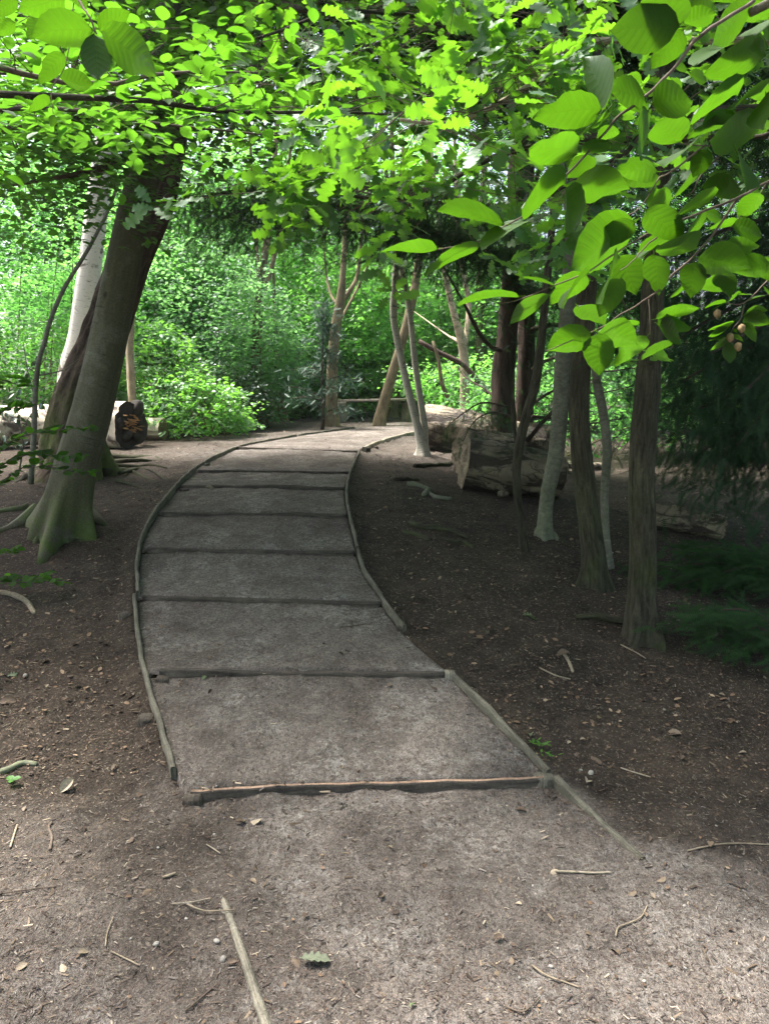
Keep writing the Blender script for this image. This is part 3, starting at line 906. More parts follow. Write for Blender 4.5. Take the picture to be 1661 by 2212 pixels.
def oak_mesh(seed, mat, width=.30):
    r = np.random.default_rng(seed)
    half = []
    for k in range(5):
        x = .14 + .19 * k
        w = width * [.42, .72, .98, 1.0, .74][k] * r.uniform(.88, 1.12)
        half += [(x - .055, w * .62), (x + .03, w), (x + .085, w * .80 if k < 4 else w * .7)]
        if k < 4: half.append((x + .125, w * .50))
    half = [(min(x, .985), w) for x, w in half]
    V, F = tri_fan_leaf(half, fold=r.uniform(.0, .12), droop=r.uniform(.05, .25))
    V[:, 2] += .035 * np.sin(V[:, 0] * 17 + seed) * np.abs(V[:, 1]) / width
    return mesh_data('oak_leaf', V, F, False, None, None, [mat]), (V, F)
OAK = [oak_mesh(s, M['oak_leaf'])[0] for s in (1, 2, 3, 4)]
T_OAKM = oak_mesh(5, M['oak_leaf'])[1]
MIDB = [mesh_data('beech_leaf', *near, True, None, None, [M['beech_leaf_mid']]) for near in
        (tri_fan_leaf([(.12, .15), (.3, .27), (.5, .32), (.7, .27), (.88, .14)], fold=f, droop=d) for f, d in ((.08, .1), (.2, .2), (.02, .02)))]
def put_leaf(me, parent, base, d, nrm, size, name='leaf', aspect=1.0):
    d = unit(d); n = nrm - d * np.dot(nrm, d); n = unit(n); s = np.cross(n, d)
    o = link(name, me, parent)
    lo = base - origin_of(parent)
    o.matrix_local = Matrix([[d[0]*size, s[0]*size*aspect, n[0]*size, lo[0]], [d[1]*size, s[1]*size*aspect, n[1]*size, lo[1]], [d[2]*size, s[2]*size*aspect, n[2]*size, lo[2]], [0, 0, 0, 1]])
    return o

# ================================================================== LARGE TREES
# --- leaning beech on the left
bY = on_ground(150, 1150)[1]
base = on_ground(140, 1140)
beech = thing('beech_tree', 'big smooth barked beech leaning right, mossy foot, left of the steps', 'tree', base)
P = np.array([at(132, 1135, bY), at(160, 1020, bY), at(200, 880, bY), at(240, 700, bY + .05), at(280, 500, bY + .1), at(322, 330, bY + .15), at(352, 150, bY + .2), at(380, -150, bY + .3), at(420, -700, bY + .5)])
P[0][2] = gz1(P[0][0], bY) - .02
sc = bY / 1666.0
trunk(beech, P, [w * sc / 2 for w in (104, 90, 82, 76, 69, 61, 54, 46, 34)], M['beech_bark'], sides=72, rings=170, amp=.05, freq=2.2, flare=.75, flare_h=.55, lobes=6, seed=4, bury=.12)
for k_, (pxs, r0) in enumerate([([(90, 1120), (50, 1132), (10, 1146), (-40, 1160)], .055), ([(190, 1110), (215, 1128), (238, 1134)], .055), ([(165, 1130), (180, 1150), (182, 1165)], .05), ([(105, 1140), (88, 1160), (80, 1172)], .06), ([(60, 1100), (30, 1104), (-20, 1108)], .03)]):
    q = np.array([on_ground(*p) for p in pxs]); q[:, 2] += np.linspace(.05, -.02, len(q)) * r0 / .05 * .6
    limb(beech, q, r0 * 1.25, r0 * .35, M['beech_bark'], 'root', 12, seed=k_, rough=.12)

# --- rough barked tree right behind it
rY = on_ground(200, 1028)[1]
base = on_ground(185, 1025)
rough = thing('rough_barked_tree', 'dark rough barked tree half hidden behind the leaning beech', 'tree', base)
P = np.array([at(160, 1022, rY), at(160, 945, rY), at(180, 850, rY), at(222, 735, rY), at(268, 600, rY), at(318, 490, rY), at(352, 400, rY), at(385, 250, rY), at(440, -200, rY)])
P[0][2] = gz1(P[0][0], rY) - .02
sc = rY / 1666.0
trunk(rough, P, [w * sc / 2 for w in (130, 122, 108, 90, 78, 68, 60, 52, 36)], M['rough_bark'], sides=64, rings=150, amp=.10, freq=4, flare=.5, flare_h=.5, lobes=5, seed=8, ridge=.16, ridge_n=16)
for k_, (pxs, r0) in enumerate([([(225, 1020), (250, 1000), (300, 998), (360, 995)], .05), ([(225, 1030), (270, 1016), (310, 1030), (345, 1042)], .04), ([(240, 1010), (290, 1008), (330, 1004), (362, 1012)], .03),
                                ([(260, 1030), (300, 1012), (330, 1020), (365, 1040)], .022), ([(250, 1042), (290, 1048), (320, 1060)], .02), ([(120, 1010), (70, 1005), (20, 1010)], .06), ([(110, 1000), (40, 1040), (0, 1050)], .045), ([(225, 992), (262, 990), (330, 985), (352, 994)], .035)]):
    q = np.array([on_ground(*p) for p in pxs]); q[:, 2] += np.array([.03] + [.002] * (len(q) - 2) + [-.015]) + .008 * np.sin(np.arange(len(q)) * 2 + k_)
    limb(rough, q, r0, r0 * .35, M['dark_bark'], 'root', 8, seed=30 + k_, rough=.2)

# --- pole trees on the right
def pole_tree(label, pxs, widths, mat, seed, flare=.5, sides=26, rings=90, ridge=0., name='slender_tree', extra_top=True, rn=12, cat='tree', flare_h=.25, top_h=3.0):
    b = on_ground(*pxs[0]); Y = b[1]
    t = thing(name, label, cat, b)
    P = px_line(pxs, Y); P[0] = b
    if extra_top:
        dirn = P[-1] - P[-2]; dirn = dirn / max(dirn[2], .05)
        P = np.vstack([P, P[-1] + dirn * top_h * .5 + np.array([0, .1, 0]), P[-1] + dirn * top_h * np.array([.7, .7, 1]) + np.array([0, .2, 0])])
        widths = list(widths) + [widths[-1] * .85, widths[-1] * .6]
    sc = Y / 1666.0
    trunk(t, P, [w * sc / 2 for w in widths], mat, sides, rings, amp=.07, freq=3.5, flare=flare, flare_h=flare_h, lobes=5, seed=seed, ridge=ridge, ridge_n=rn)
    return t, P, Y
tA, PA, YA = pole_tree('thickest dark ridged trunk standing nearest on the right', [(1385, 1376), (1386, 1290), (1389, 1200), (1385, 1060), (1390, 930), (1400, 800), (1408, 690)], (72, 62, 58, 55, 53, 50, 46), M['dark_bark'], 3, ridge=.10, sides=56, rings=150, rn=22)
tB, PB, YB = pole_tree('dark ridged trunk bending left, second nearest on the right', [(1285, 1264), (1280, 1180), (1268, 1080), (1256, 980), (1251, 880), (1256, 780), (1264, 680)], (60, 50, 46, 43, 42, 42, 40), M['dark_bark'], 13, ridge=.10, sides=48, rings=130, rn=20)
tC, PC, YC = pole_tree('thin dark wavy stem in front of the big cut log', [(1134, 1190), (1124, 1120), (1116, 1050), (1118, 985), (1136, 900), (1156, 830), (1168, 740), (1178, 640)], (20, 18, 18, 20, 20, 20, 18, 16), M['dark_bark'], 23, flare=.3)
tD, PD, YD = pole_tree('smooth pale grey trunk beside the right end of the big cut log', [(1178, 1160), (1178, 1110), (1184, 1060), (1200, 980), (1210, 880), (1216, 780), (1226, 660)], (34, 30, 31, 33, 34, 34, 32), M['grey_bark'], 33, flare=.5, sides=32)
tE, PE, YE = pole_tree('thin grey stem just behind the bending dark trunk', [(1313, 1224), (1308, 1150), (1306, 1060), (1311, 980), (1304, 900), (1290, 830), (1280, 760)], (20, 18, 18, 20, 19, 18, 16), M['grey_bark'], 43, flare=.3)
def side_shoots(t, specs, mat, seed=0):
    for k_, (pxs, Y, r0) in enumerate(specs):
        limb(t, px_line(pxs, Y, [.1 * i for i in range(len(pxs))]), r0, r0 * .35, mat, 'branch', 6, seed=seed + k_)
side_shoots(tC, [([(1120, 985), (1112, 940), (1108, 890), (1112, 800)], YC, .018), ([(1140, 890), (1150, 850), (1140, 780)], YC, .014)], M['dark_bark'], 3)
side_shoots(tA, [([(1398, 1080), (1412, 1070), (1422, 1062)], YA, .012), ([(1402, 930), (1418, 900), (1422, 840)], YA, .025)], M['dark_bark'], 13)
side_shoots(tB, [([(1300, 1345 - 80), (1270, 1340 - 70), (1240, 1338 - 66)], YB, .02)], M['dark_bark'], 17)
# surface root of the nearest trunk
q = np.array([on_ground(*p) for p in ((1350, 1350), (1310, 1345), (1275, 1340), (1245, 1335))]); q[:, 2] += [.03, .02, .02, .01]
limb(tA, q, .025, .014, M['dark_bark'], 'root', 8, seed=5, rough=.2)
for i_, (t_, P_) in enumerate(((tD, ((1190, 1158), (1200, 1164), (1206, 1170))), (tD, ((1165, 1150), (1158, 1156), (1150, 1158))))):
    q = np.array([on_ground(*p) for p in P_]); q[:, 2] += [.03, .01, -.005]
    limb(t_, q, .03, .008, M['grey_bark'], 'root', 8, seed=65 + i_)

# --- slender twin stemmed tree beside the path top
tw_b = on_ground(915, 984); tY = tw_b[1]
twin = thing('twin_stemmed_tree', 'slender pale tree with two stems from one foot, right of the path top', 'tree', tw_b)
sc = tY / 1666.0
P = px_line([(915, 984), (912, 960), (900, 915), (884, 850), (868, 780), (852, 700), (850, 650), (854, 600), (856, 540), (850, 420), (845, 250)], tY); P[0] = tw_b
trunk(twin, P, [w * sc / 2 for w in (30, 25, 17, 16, 15, 15, 15, 14, 13, 11, 8)], M['slim_birch'], 20, 90, amp=.06, seed=51, flare=.5, flare_h=.16)
P = px_line([(917, 962), (917, 925), (908, 860), (896, 780), (888, 700), (880, 640), (870, 590), (858, 545), (850, 480), (835, 380), (820, 230)], tY + .05)
trunk(twin, P, [w * sc / 2 for w in (18, 16, 14, 13, 12, 12, 11, 10, 9, 8, 6)], M['slim_birch'], 16, 90, amp=.06, seed=52, bury=0)

# --- white birch and broken snag behind the beech
def back_tree(name, label, stems, Y, mat, seed, base_px=None, cat='tree', sides=16, amp=.05, flare=.2, group=None):
    b = at(*stems[0][0][0], Y) if base_px is None else at(*base_px, Y)
    b[2] = gz1(b[0], Y)
    t = thing(name, label, cat, b, group)
    sc = Y / 1666.0
    for k_, (pxs, ws) in enumerate(stems):
        P = px_line(pxs, Y, [.12 * k_ * min(i, 2) for i in range(len(pxs))])
        if k_ == 0: P = np.vstack([b, P]); ws = [ws[0] * 1.1] + list(ws)
        if cat == 'tree':                            # runs on up into the canopy
            dz_ = unit(P[-1] - P[-2]); P = np.vstack([P, P[-1] + dz_ * 1.6 + [0, .1, .1]]); ws = list(ws) + [ws[-1] * .4]
        trunk(t, P, [w * sc / 2 for w in ws], mat if not isinstance(mat, list) else mat[min(k_, len(mat)-1)], sides, 60, amp=amp, seed=seed + k_, flare=flare if k_ == 0 else 0, name='trunk' if k_ == 0 else 'branch', bury=.1 if k_ == 0 else 0)
    return t
birch = back_tree('birch_tree', 'white birch trunk with dark scars, behind the leaning beech', [([(150, 820), (172, 730), (190, 610), (208, 460), (218, 380), (232, 260), (245, 50), (260, -250)], (50, 48, 46, 44, 42, 40, 36, 28))], 11.5, M['birch'], 61)
snag = back_tree('tree_snag', 'broken pale snag just right of the leaning beech', [([(280, 760), (282, 720), (284, 680), (286, 655)], (15, 14, 12, 4))], 10.6, M['pale_bark'], 62, cat='dead tree', amp=.25)
# mid distance trees
BT = [
 ('multi_stemmed_tree', 'tan multi stemmed tree behind the shrubs left of the small yew', [([(556, 900), (552, 800), (556, 700), (562, 620), (574, 540), (586, 440), (600, 250)], (24, 22, 20, 17, 15, 13, 9)), ([(560, 660), (580, 600), (596, 540), (612, 460), (630, 300)], (10, 10, 9, 8, 6)), ([(562, 640), (556, 560), (550, 470), (540, 300)], (10, 9, 8, 6))], 15.0, 'tan_bark', 71),
 ('forked_tree', 'forked tan tree at the left end of the bench', [([(717, 900), (716, 830), (720, 760), (726, 700), (735, 650), (740, 600), (745, 520), (752, 400)], (28, 24, 22, 22, 20, 13, 11, 9)), ([(735, 655), (755, 628), (772, 596), (778, 540), (790, 450)], (11, 10, 9, 8, 6)), ([(733, 660), (716, 640), (706, 600), (702, 560)], (7, 6, 5, 4)), ([(730, 700), (752, 660), (778, 610), (800, 560)], (6, 6, 5, 4))], 14.2, 'tan_bark', 74),
 ('leaning_tree', 'tan trunked tree leaning right across the bench', [([(820, 908), (828, 875), (842, 825), (862, 760), (878, 700), (892, 640), (902, 580), (912, 500), (925, 350)], (28, 24, 22, 20, 19, 18, 17, 16, 13))], 14.0, 'tan_bark', 79),
 ('background_tree', 'dark trunk right behind the bench, beside the leaning tree', [([(846, 895), (852, 820), (858, 740), (862, 640), (866, 500)], (30, 27, 25, 22, 18))], 17.0, 'tan_bark', 81),
 ('forked_tree', 'pale cream forked tree above the stacked logs', [([(1003, 890), (1004, 820), (1002, 770), (996, 730), (984, 690), (972, 640), (958, 570), (945, 450)], (22, 21, 20, 20, 15, 13, 12, 9)), ([(1004, 745), (1010, 700), (1012, 650), (1000, 580), (990, 500), (985, 380)], (13, 12, 11, 11, 10, 8)), ([(992, 738), (978, 730), (964, 722)], (9, 7, 4))], 13.0, 'pale_bark', 84),
 ('background_tree', 'grey trunk in the green gap right of the cream forked tree', [([(1042, 890), (1040, 800), (1036, 700), (1038, 560), (1044, 400)], (22, 20, 19, 17, 13))], 16.5, 'tan_bark', 88),
 ('background_tree', 'thin dark stem low behind the shrubs, left of the small yew', [([(612, 900), (606, 850), (600, 800), (596, 720)], (20, 18, 15, 9))], 16.0, 'tan_bark', 90),
 ('background_tree', 'dark trunk deep in the foliage at the far left', [([(150, 700), (148, 600), (150, 500), (154, 300)], (34, 32, 30, 26))], 19.0, 'yew_bark', 91),
 ('background_tree', 'dim brown trunk above the bright leaves left of centre', [([(352, 700), (352, 500), (354, 300), (356, 100), (360, -100)], (30, 28, 27, 26, 22))], 17.0, 'tan_bark', 92),
 ('background_tree', 'thin dim trunk left of the multi stemmed tree', [([(412, 850), (414, 760), (418, 640), (424, 500)], (18, 16, 14, 11))], 17.5, 'tan_bark', 95),
]
for nm, lab, stems, Y, mt, sd in BT:
    back_tree(nm, lab, stems, Y, M[mt], sd)
# bent dead stem in the gap
t = thing('bent_stem', 'thin bent bare stem arching in the green gap beyond the logs', 'stem', at(975, 868, 12.0))
limb(t, px_line([(978, 872), (962, 850), (952, 810), (948, 770), (935, 735)], 12.0), .04, .02, M['tan_bark'], 'trunk', 8, seed=3)
t = thing('dead_stem', 'dark dead stem slanting down right in the green gap', 'stem', at(1068, 850, 12.0))
limb(t, px_line([(905, 735), (950, 762), (1000, 790), (1040, 830), (1068, 856)], 12.2), .035, .05, M['yew_bark'], 'trunk', 8, seed=4)

# ================================================================== LOGS
def log(name, label, A, B, r0, r1, mat, endmat, seed, sides=48, rings=60, amp=.05, bow=.0, bumps=(), cat='log', lobes=0.0):
    A = np.asarray(A, float); B = np.asarray(B, float)
    t = thing(name, label, cat, (A + B) / 2 - np.array([0, 0, max(r0, r1)]))
    tt = np.linspace(0, 1, rings)
    P = A + (B - A) * tt[:, None] + np.array([0, 0, 1.]) * (bow * np.sin(np.pi * tt))[:, None]
    def disp(th, s, r, PP):
        d = amp * r * fbm(np.cos(th) * 1.6 + seed, np.sin(th) * 1.6, s * 2.2, seed=seed) + .012 * fbm(np.cos(th) * 6, np.sin(th) * 6, s * 9, seed=seed + 3, o=2)
        d = d + lobes * r * np.sin(th * 3 + seed)
        cr = vn(np.cos(th) * 2.4, np.sin(th) * 2.4, s * .8, seed=seed + 7)
        return d - .045 * np.exp(-(cr / .07) ** 2) * (.4 + .6 * sst(-.2, .4, vn(np.cos(th) * 1.5, np.sin(th) * 1.5, s * 2.5, seed=seed + 11)))
    V, F, UV = tube(P, np.linspace(r0, r1, rings), sides, disp, cap=False)
    tube_mesh('bark', V, F, UV, M[mat], t)
    T = unit(B - A)
    for end, ring, sg in ((A, V[:sides + 1], -1), (B, V[-(sides + 1):], 1)):
        W = [ring]; c = ring[:-1].mean(0)
        rr = np.random.default_rng(seed + sg)
        for kf in (.94, .8, .6, .4, .2):
            q = c + (ring - c) * kf + T * sg * (.006 + .010 * rr.normal(0, 1, (len(ring), 1)))
            q[-1] = q[0]; W.append(q)
        W.append(np.repeat((c + T * sg * .004)[None], len(ring), 0))
        W = np.array(W); m = W.shape[1]
        ii, jj = np.meshgrid(np.arange(len(W)-1), np.arange(m-1), indexing='ij'); a = (ii*m + jj).ravel()
        FF = np.stack([a, a+1, a+m+1, a+m], 1)
        U = np.stack([np.linalg.norm(W - c, axis=2), np.zeros(W.shape[:2])], -1).reshape(-1, 2)
        tube_mesh('cut_end', W.reshape(-1, 3), FF, U, M[endmat], t, smooth=False)
    for k_, (f, ang, ln, rk) in enumerate(bumps):
        p = A + (B - A) * f; _, a1, b1 = frames(np.array([A, B])); dr = math.cos(ang) * a1[0] + math.sin(ang) * b1[0]
        limb(t, [p + dr * r0 * .8, p + dr * (r0 + ln * .5), p + dr * (r0 + ln)], rk, rk * .8, M[mat], 'branch_stub', 12, seed=seed + k_, rings=8, rough=.2)
    return t
# right: the big cut log in front
lw = on_ground(1010, 1052)
YL = lw[1]
A = at(1003, 998, YL - .06); B = at(1208, 1052, YL - .02)
A[2] = gz1(A[0], A[1]) + .235; B[2] = gz1(B[0], B[1]) + .215
log('cut_log', 'big cut birch log with peeling bark lying nearest on the right', A, B, .25, .215, 'old_log', 'end_wood', 7, bumps=((.42, 2.6, .03, .05),), amp=.045)
A = at(998, 955, YL + .75); B = at(1110, 985, YL + .95)
A[2] = gz1(A[0], A[1]) + .23; B[2] = gz1(B[0], B[1]) + .23
log('cut_log', 'cut log with a pale sawn end, behind the nearest big log', A, B, .25, .24, 'old_log', 'end_wood', 17, amp=.04)
Y3 = YL + 2.2
A = at(915, 925, Y3 + .3); B = at(1210, 955, Y3 - .1)
A[2] = gz1(A[0], A[1]) + .27; B[2] = gz1(B[0], B[1]) + .27
log('long_log', 'long dark cracked log lying behind the twin stemmed tree', A, B, .29, .27, 'old_log', 'end_wood', 27, amp=.04)
q = on_ground(1480, 1150); Yf = q[1]
A = at(1395, 1090, Yf + .15); B = at(1562, 1145, Yf - .15)
A[2] = gz1(A[0], A[1]) + .10; B[2] = gz1(B[0], B[1]) + .09
log('fallen_tree', 'grey green fallen trunk lying behind the nearest dark trunk on the right', A, B, .115, .10, 'old_log', 'end_wood', 37, amp=.08, sides=32)
q = on_ground(1230, 1012)
A = at(1215, 1002, q[1]); B = at(1300, 1010, q[1] + .3); A[2] = gz1(A[0], A[1]) + .05; B[2] = gz1(B[0], B[1]) + .05
log('fallen_branch', 'short dark fallen branch between the grey and dark trunks', A, B, .045, .05, 'old_log', 'charred', 47, sides=16, rings=30)

# left: birch log with burnt end
q = on_ground(285, 968); YB1 = q[1]
A = at(283, 925, YB1); A[2] = gz1(A[0], A[1]) + .29
B = A + np.array([-2.3, 1.15, .02]); B[2] = gz1(B[0], B[1]) + .26
t = log('birch_log', 'thick fallen birch log with a charred hollow end, left of the path', B, A, .27, .295, 'birch_log', 'charred', 57, amp=.10, lobes=.06)
# rotten orange splinters on the burnt end
Tn = unit(A - B); side = unit(np.cross(Tn, [0, 0, 1.])); r = np.random.default_rng(3)
parts = []
for k_ in range(46):
    c = A + Tn * .012 + side * r.normal(.02, .07) + np.array([0, 0, r.uniform(-.07, .15)])
    e = c + Tn * r.uniform(.03, .10) + side * r.normal(0, .02) + np.array([0, 0, r.normal(-.01, .012)])
    parts.append(tube(np.array([c, (c + e) / 2, e]), [.012, .009, .003], 5))
V, F, UV = merge(parts)
tube_mesh('rotten_core', V, F, UV, M['rot'], t, smooth=False, kind='stuff')
for k_, (sx, sz, rr_) in enumerate(((-.12, .20, .10), (.19, .06, .08), (.10, -.15, .11), (-.10, -.14, .10), (-.16, .04, .07))):
    c = A + side * sx + np.array([0, 0, sz])
    limb(t, [c - Tn * .22, c - Tn * .08, c + Tn * .012], rr_ * 1.05, rr_, M['charred'], 'charred_lobe', 16, seed=200 + k_, rings=9, rough=.3)
A2 = at(352, 905, YB1 + 1.5); A2[2] = gz1(A2[0], A2[1]) + .17
B2 = A2 + np.array([-2.9, .55, 0]); B2[2] = gz1(B2[0], B2[1]) + .17
log('birch_log', 'second birch log behind, its sawn end poking out by the brambles', B2, A2, .18, .165, 'birch_log', 'end_wood', 67, amp=.05)
A3 = at(-60, 885, YB1 - .4); A3[2] = gz1(A3[0], A3[1]) + .3
B3 = at(215, 905, YB1 + .9); B3[2] = gz1(B3[0], B3[1]) + .18
log('birch_log', 'white birch log at the left edge, left of the leaning beech', A3, B3, .23, .2, 'birch_log', 'end_wood', 77, amp=.08)

# ================================================================== BENCH
Yb = 15.4
bc = at(812, 880, Yb); bc[2] = gz1(bc[0], Yb)
bench = thing('plank_bench', 'plain plank bench on two stump posts where the path ends', 'bench', bc)
A = at(724, 866, Yb + .1); B = at(902, 862, Yb - .1)
def boxm(name, c, ax, ln, dp, ht, mat, parent, taper=1.0, seed=0):
    ax = unit(ax); sd = unit(np.cross(ax, [0, 0, 1.])); up = np.cross(sd, ax)
    r = np.random.default_rng(seed); V = []
    for z_, k_ in ((-1, 1), (-.6, 1), (.85, taper), (1, taper * .97)):
        for x_, y_ in ((-1, -1), (1, -1), (1, 1), (-1, 1)):
            V.append(c + ax * x_ * ln / 2 * k_ + sd * y_ * dp / 2 * k_ + up * z_ * ht / 2 + r.normal(0, .003, 3))
    F = []
    for L in range(3):
        for j in range(4): F.append((L*4+j, L*4+(j+1) % 4, L*4+4+(j+1) % 4, L*4+4+j))
    F += [(3, 2, 1, 0), (12, 13, 14, 15)]
    V = np.array(V); U = np.stack([np.dot(V - c, sd), np.dot(V - c, ax)], 1)
    return tube_mesh(name, V, np.array(F), U, M[mat], parent, smooth=False)
mid = (A + B) / 2
boxm('seat', mid, B - A, np.linalg.norm(B - A), .32, .055, 'bench_wood', bench, seed=1)
for px in (738, 880):
    q = at(px, 880, Yb); g = gz1(q[0], Yb)
    hh = mid[2] - .03 - g + .1
    boxm('leg', np.array([q[0], Yb, g - .1 + hh / 2]), np.array([1., .05, 0]), .24 if px > 800 else .2, .24, hh, 'bench_wood', bench, taper=.92, seed=px)

# ================================================================== FOLIAGE
# ---- near beech whose shoots hang in from the right
nb = thing('beech_tree', 'beech just out of frame right, its big backlit leaves hang closest', 'tree', (2.7, 1.5, gz1(2.7, 1.5)))
trunk(nb, np.array([(2.7, 1.5, gz1(2.7, 1.5)), (2.66, 1.5, .8), (2.6, 1.52, 1.8), (2.62, 1.5, 3.0), (2.7, 1.45, 5.), (2.75, 1.4, 7.)]), (.2, .16, .15, .14, .11, .06), M['beech_bark'], 32, 60, flare=.5, seed=7)
def pj(px, py, d): return np.array([0, 0, CAM_H]) + ray(px, py) * d
def shoot(parent, pts, r0, r1, seed=0, mat='twig_bark', name='twig'):
    r0, r1 = r0 * .6, r1 * .7
    return limb(parent, np.array([pj(*p) for p in pts]), r0, r1, M[mat], name, 6, seed=seed, rings=max(10, len(pts) * 6), rough=.12)
c1 = lambda x, y, d: (*C1(x, y), d)
c2 = lambda x, y, d: (*C2(x, y), d)
c3 = lambda x, y, d: (*C3(x, y), d)
limb(nb, [(2.62, 1.5, 2.35), (2.0, 1.35, 2.42), (1.4, 1.2, 2.4), pj(*c1(1570, 0, 1.05))], .022, .006, M['beech_bark'], 'branch', 8, seed=1)
limb(nb, [(2.62, 1.5, 2.1), (2.0, 1.45, 2.2), (1.3, 1.35, 2.12), pj(*c1(1661, 860, 1.18))], .018, .005, M['beech_bark'], 'branch', 8, seed=2)
limb(nb, [(2.62, 1.5, 1.95), (2.0, 1.5, 2.05), (1.3, 1.4, 1.98), pj(*c2(1661, 60, 1.2))], .018, .005, M['beech_bark'], 'branch', 8, seed=3)
shoot(nb, [c1(1570, 0, 1.05), c1(1220, 225, 1.03), c1(1050, 430, 1.03), c1(880, 610, 1.03), c1(690, 745, 1.03), c1(580, 880, 1.03), c1(420, 1060, 1.03), c2(100, 270, 1.03), c3(1200, 320, 1.04), c3(1000, 430, 1.05), c3(800, 545, 1.06), c3(480, 610, 1.08)], .0042, .0012, 1)
shoot(nb, [c1(1661, 860, 1.18), c1(1400, 910, 1.15), c1(1240, 940, 1.13), c1(1100, 930, 1.12)], .003, .0012, 2)
shoot(nb, [c1(1250, 935, 1.13), c1(1000, 1130, 1.13), c2(950, 40, 1.13), c2(830, 230, 1.14), c2(700, 300, 1.15)], .0028, .001, 3)
shoot(nb, [c1(1430, 920, 1.15), c1(1240, 1110, 1.16), c2(1170, 120, 1.17), c2(1110, 165, 1.18)], .0028, .001, 4)
shoot(nb, [c2(1661, 60, 1.2), c2(1460, 170, 1.18), c2(1100, 310, 1.16), c2(945, 370, 1.15), c2(680, 520, 1.14), c2(480, 650, 1.14), c2(270, 740, 1.13), c2(60, 825, 1.14), c3(940, 1030, 1.15)], .0036, .001, 5)
shoot(nb, [c2(1460, 170, 1.18), c2(1340, 350, 1.2), c2(1170, 560, 1.2), c2(1040, 660, 1.2), c2(940, 780, 1.2), c2(700, 930, 1.2), c2(540, 1030, 1.2), c2(215, 1165, 1.2)], .0032, .001, 6)
shoot(nb, [c2(945, 420, 1.2), c2(870, 480, 1.2), c2(760, 600, 1.2), c2(700, 640, 1.2)], .002, .0009, 7)
shoot(nb, [c2(1661, 60, 1.3), c2(1560, 200, 1.32), c2(1420, 360, 1.32), c2(1310, 490, 1.33)], .0025, .001, 8)
shoot(nb, [c2(880, 830, 1.25), c2(890, 960, 1.25), c2(888, 1060, 1.25)], .0015, .0008, 9)
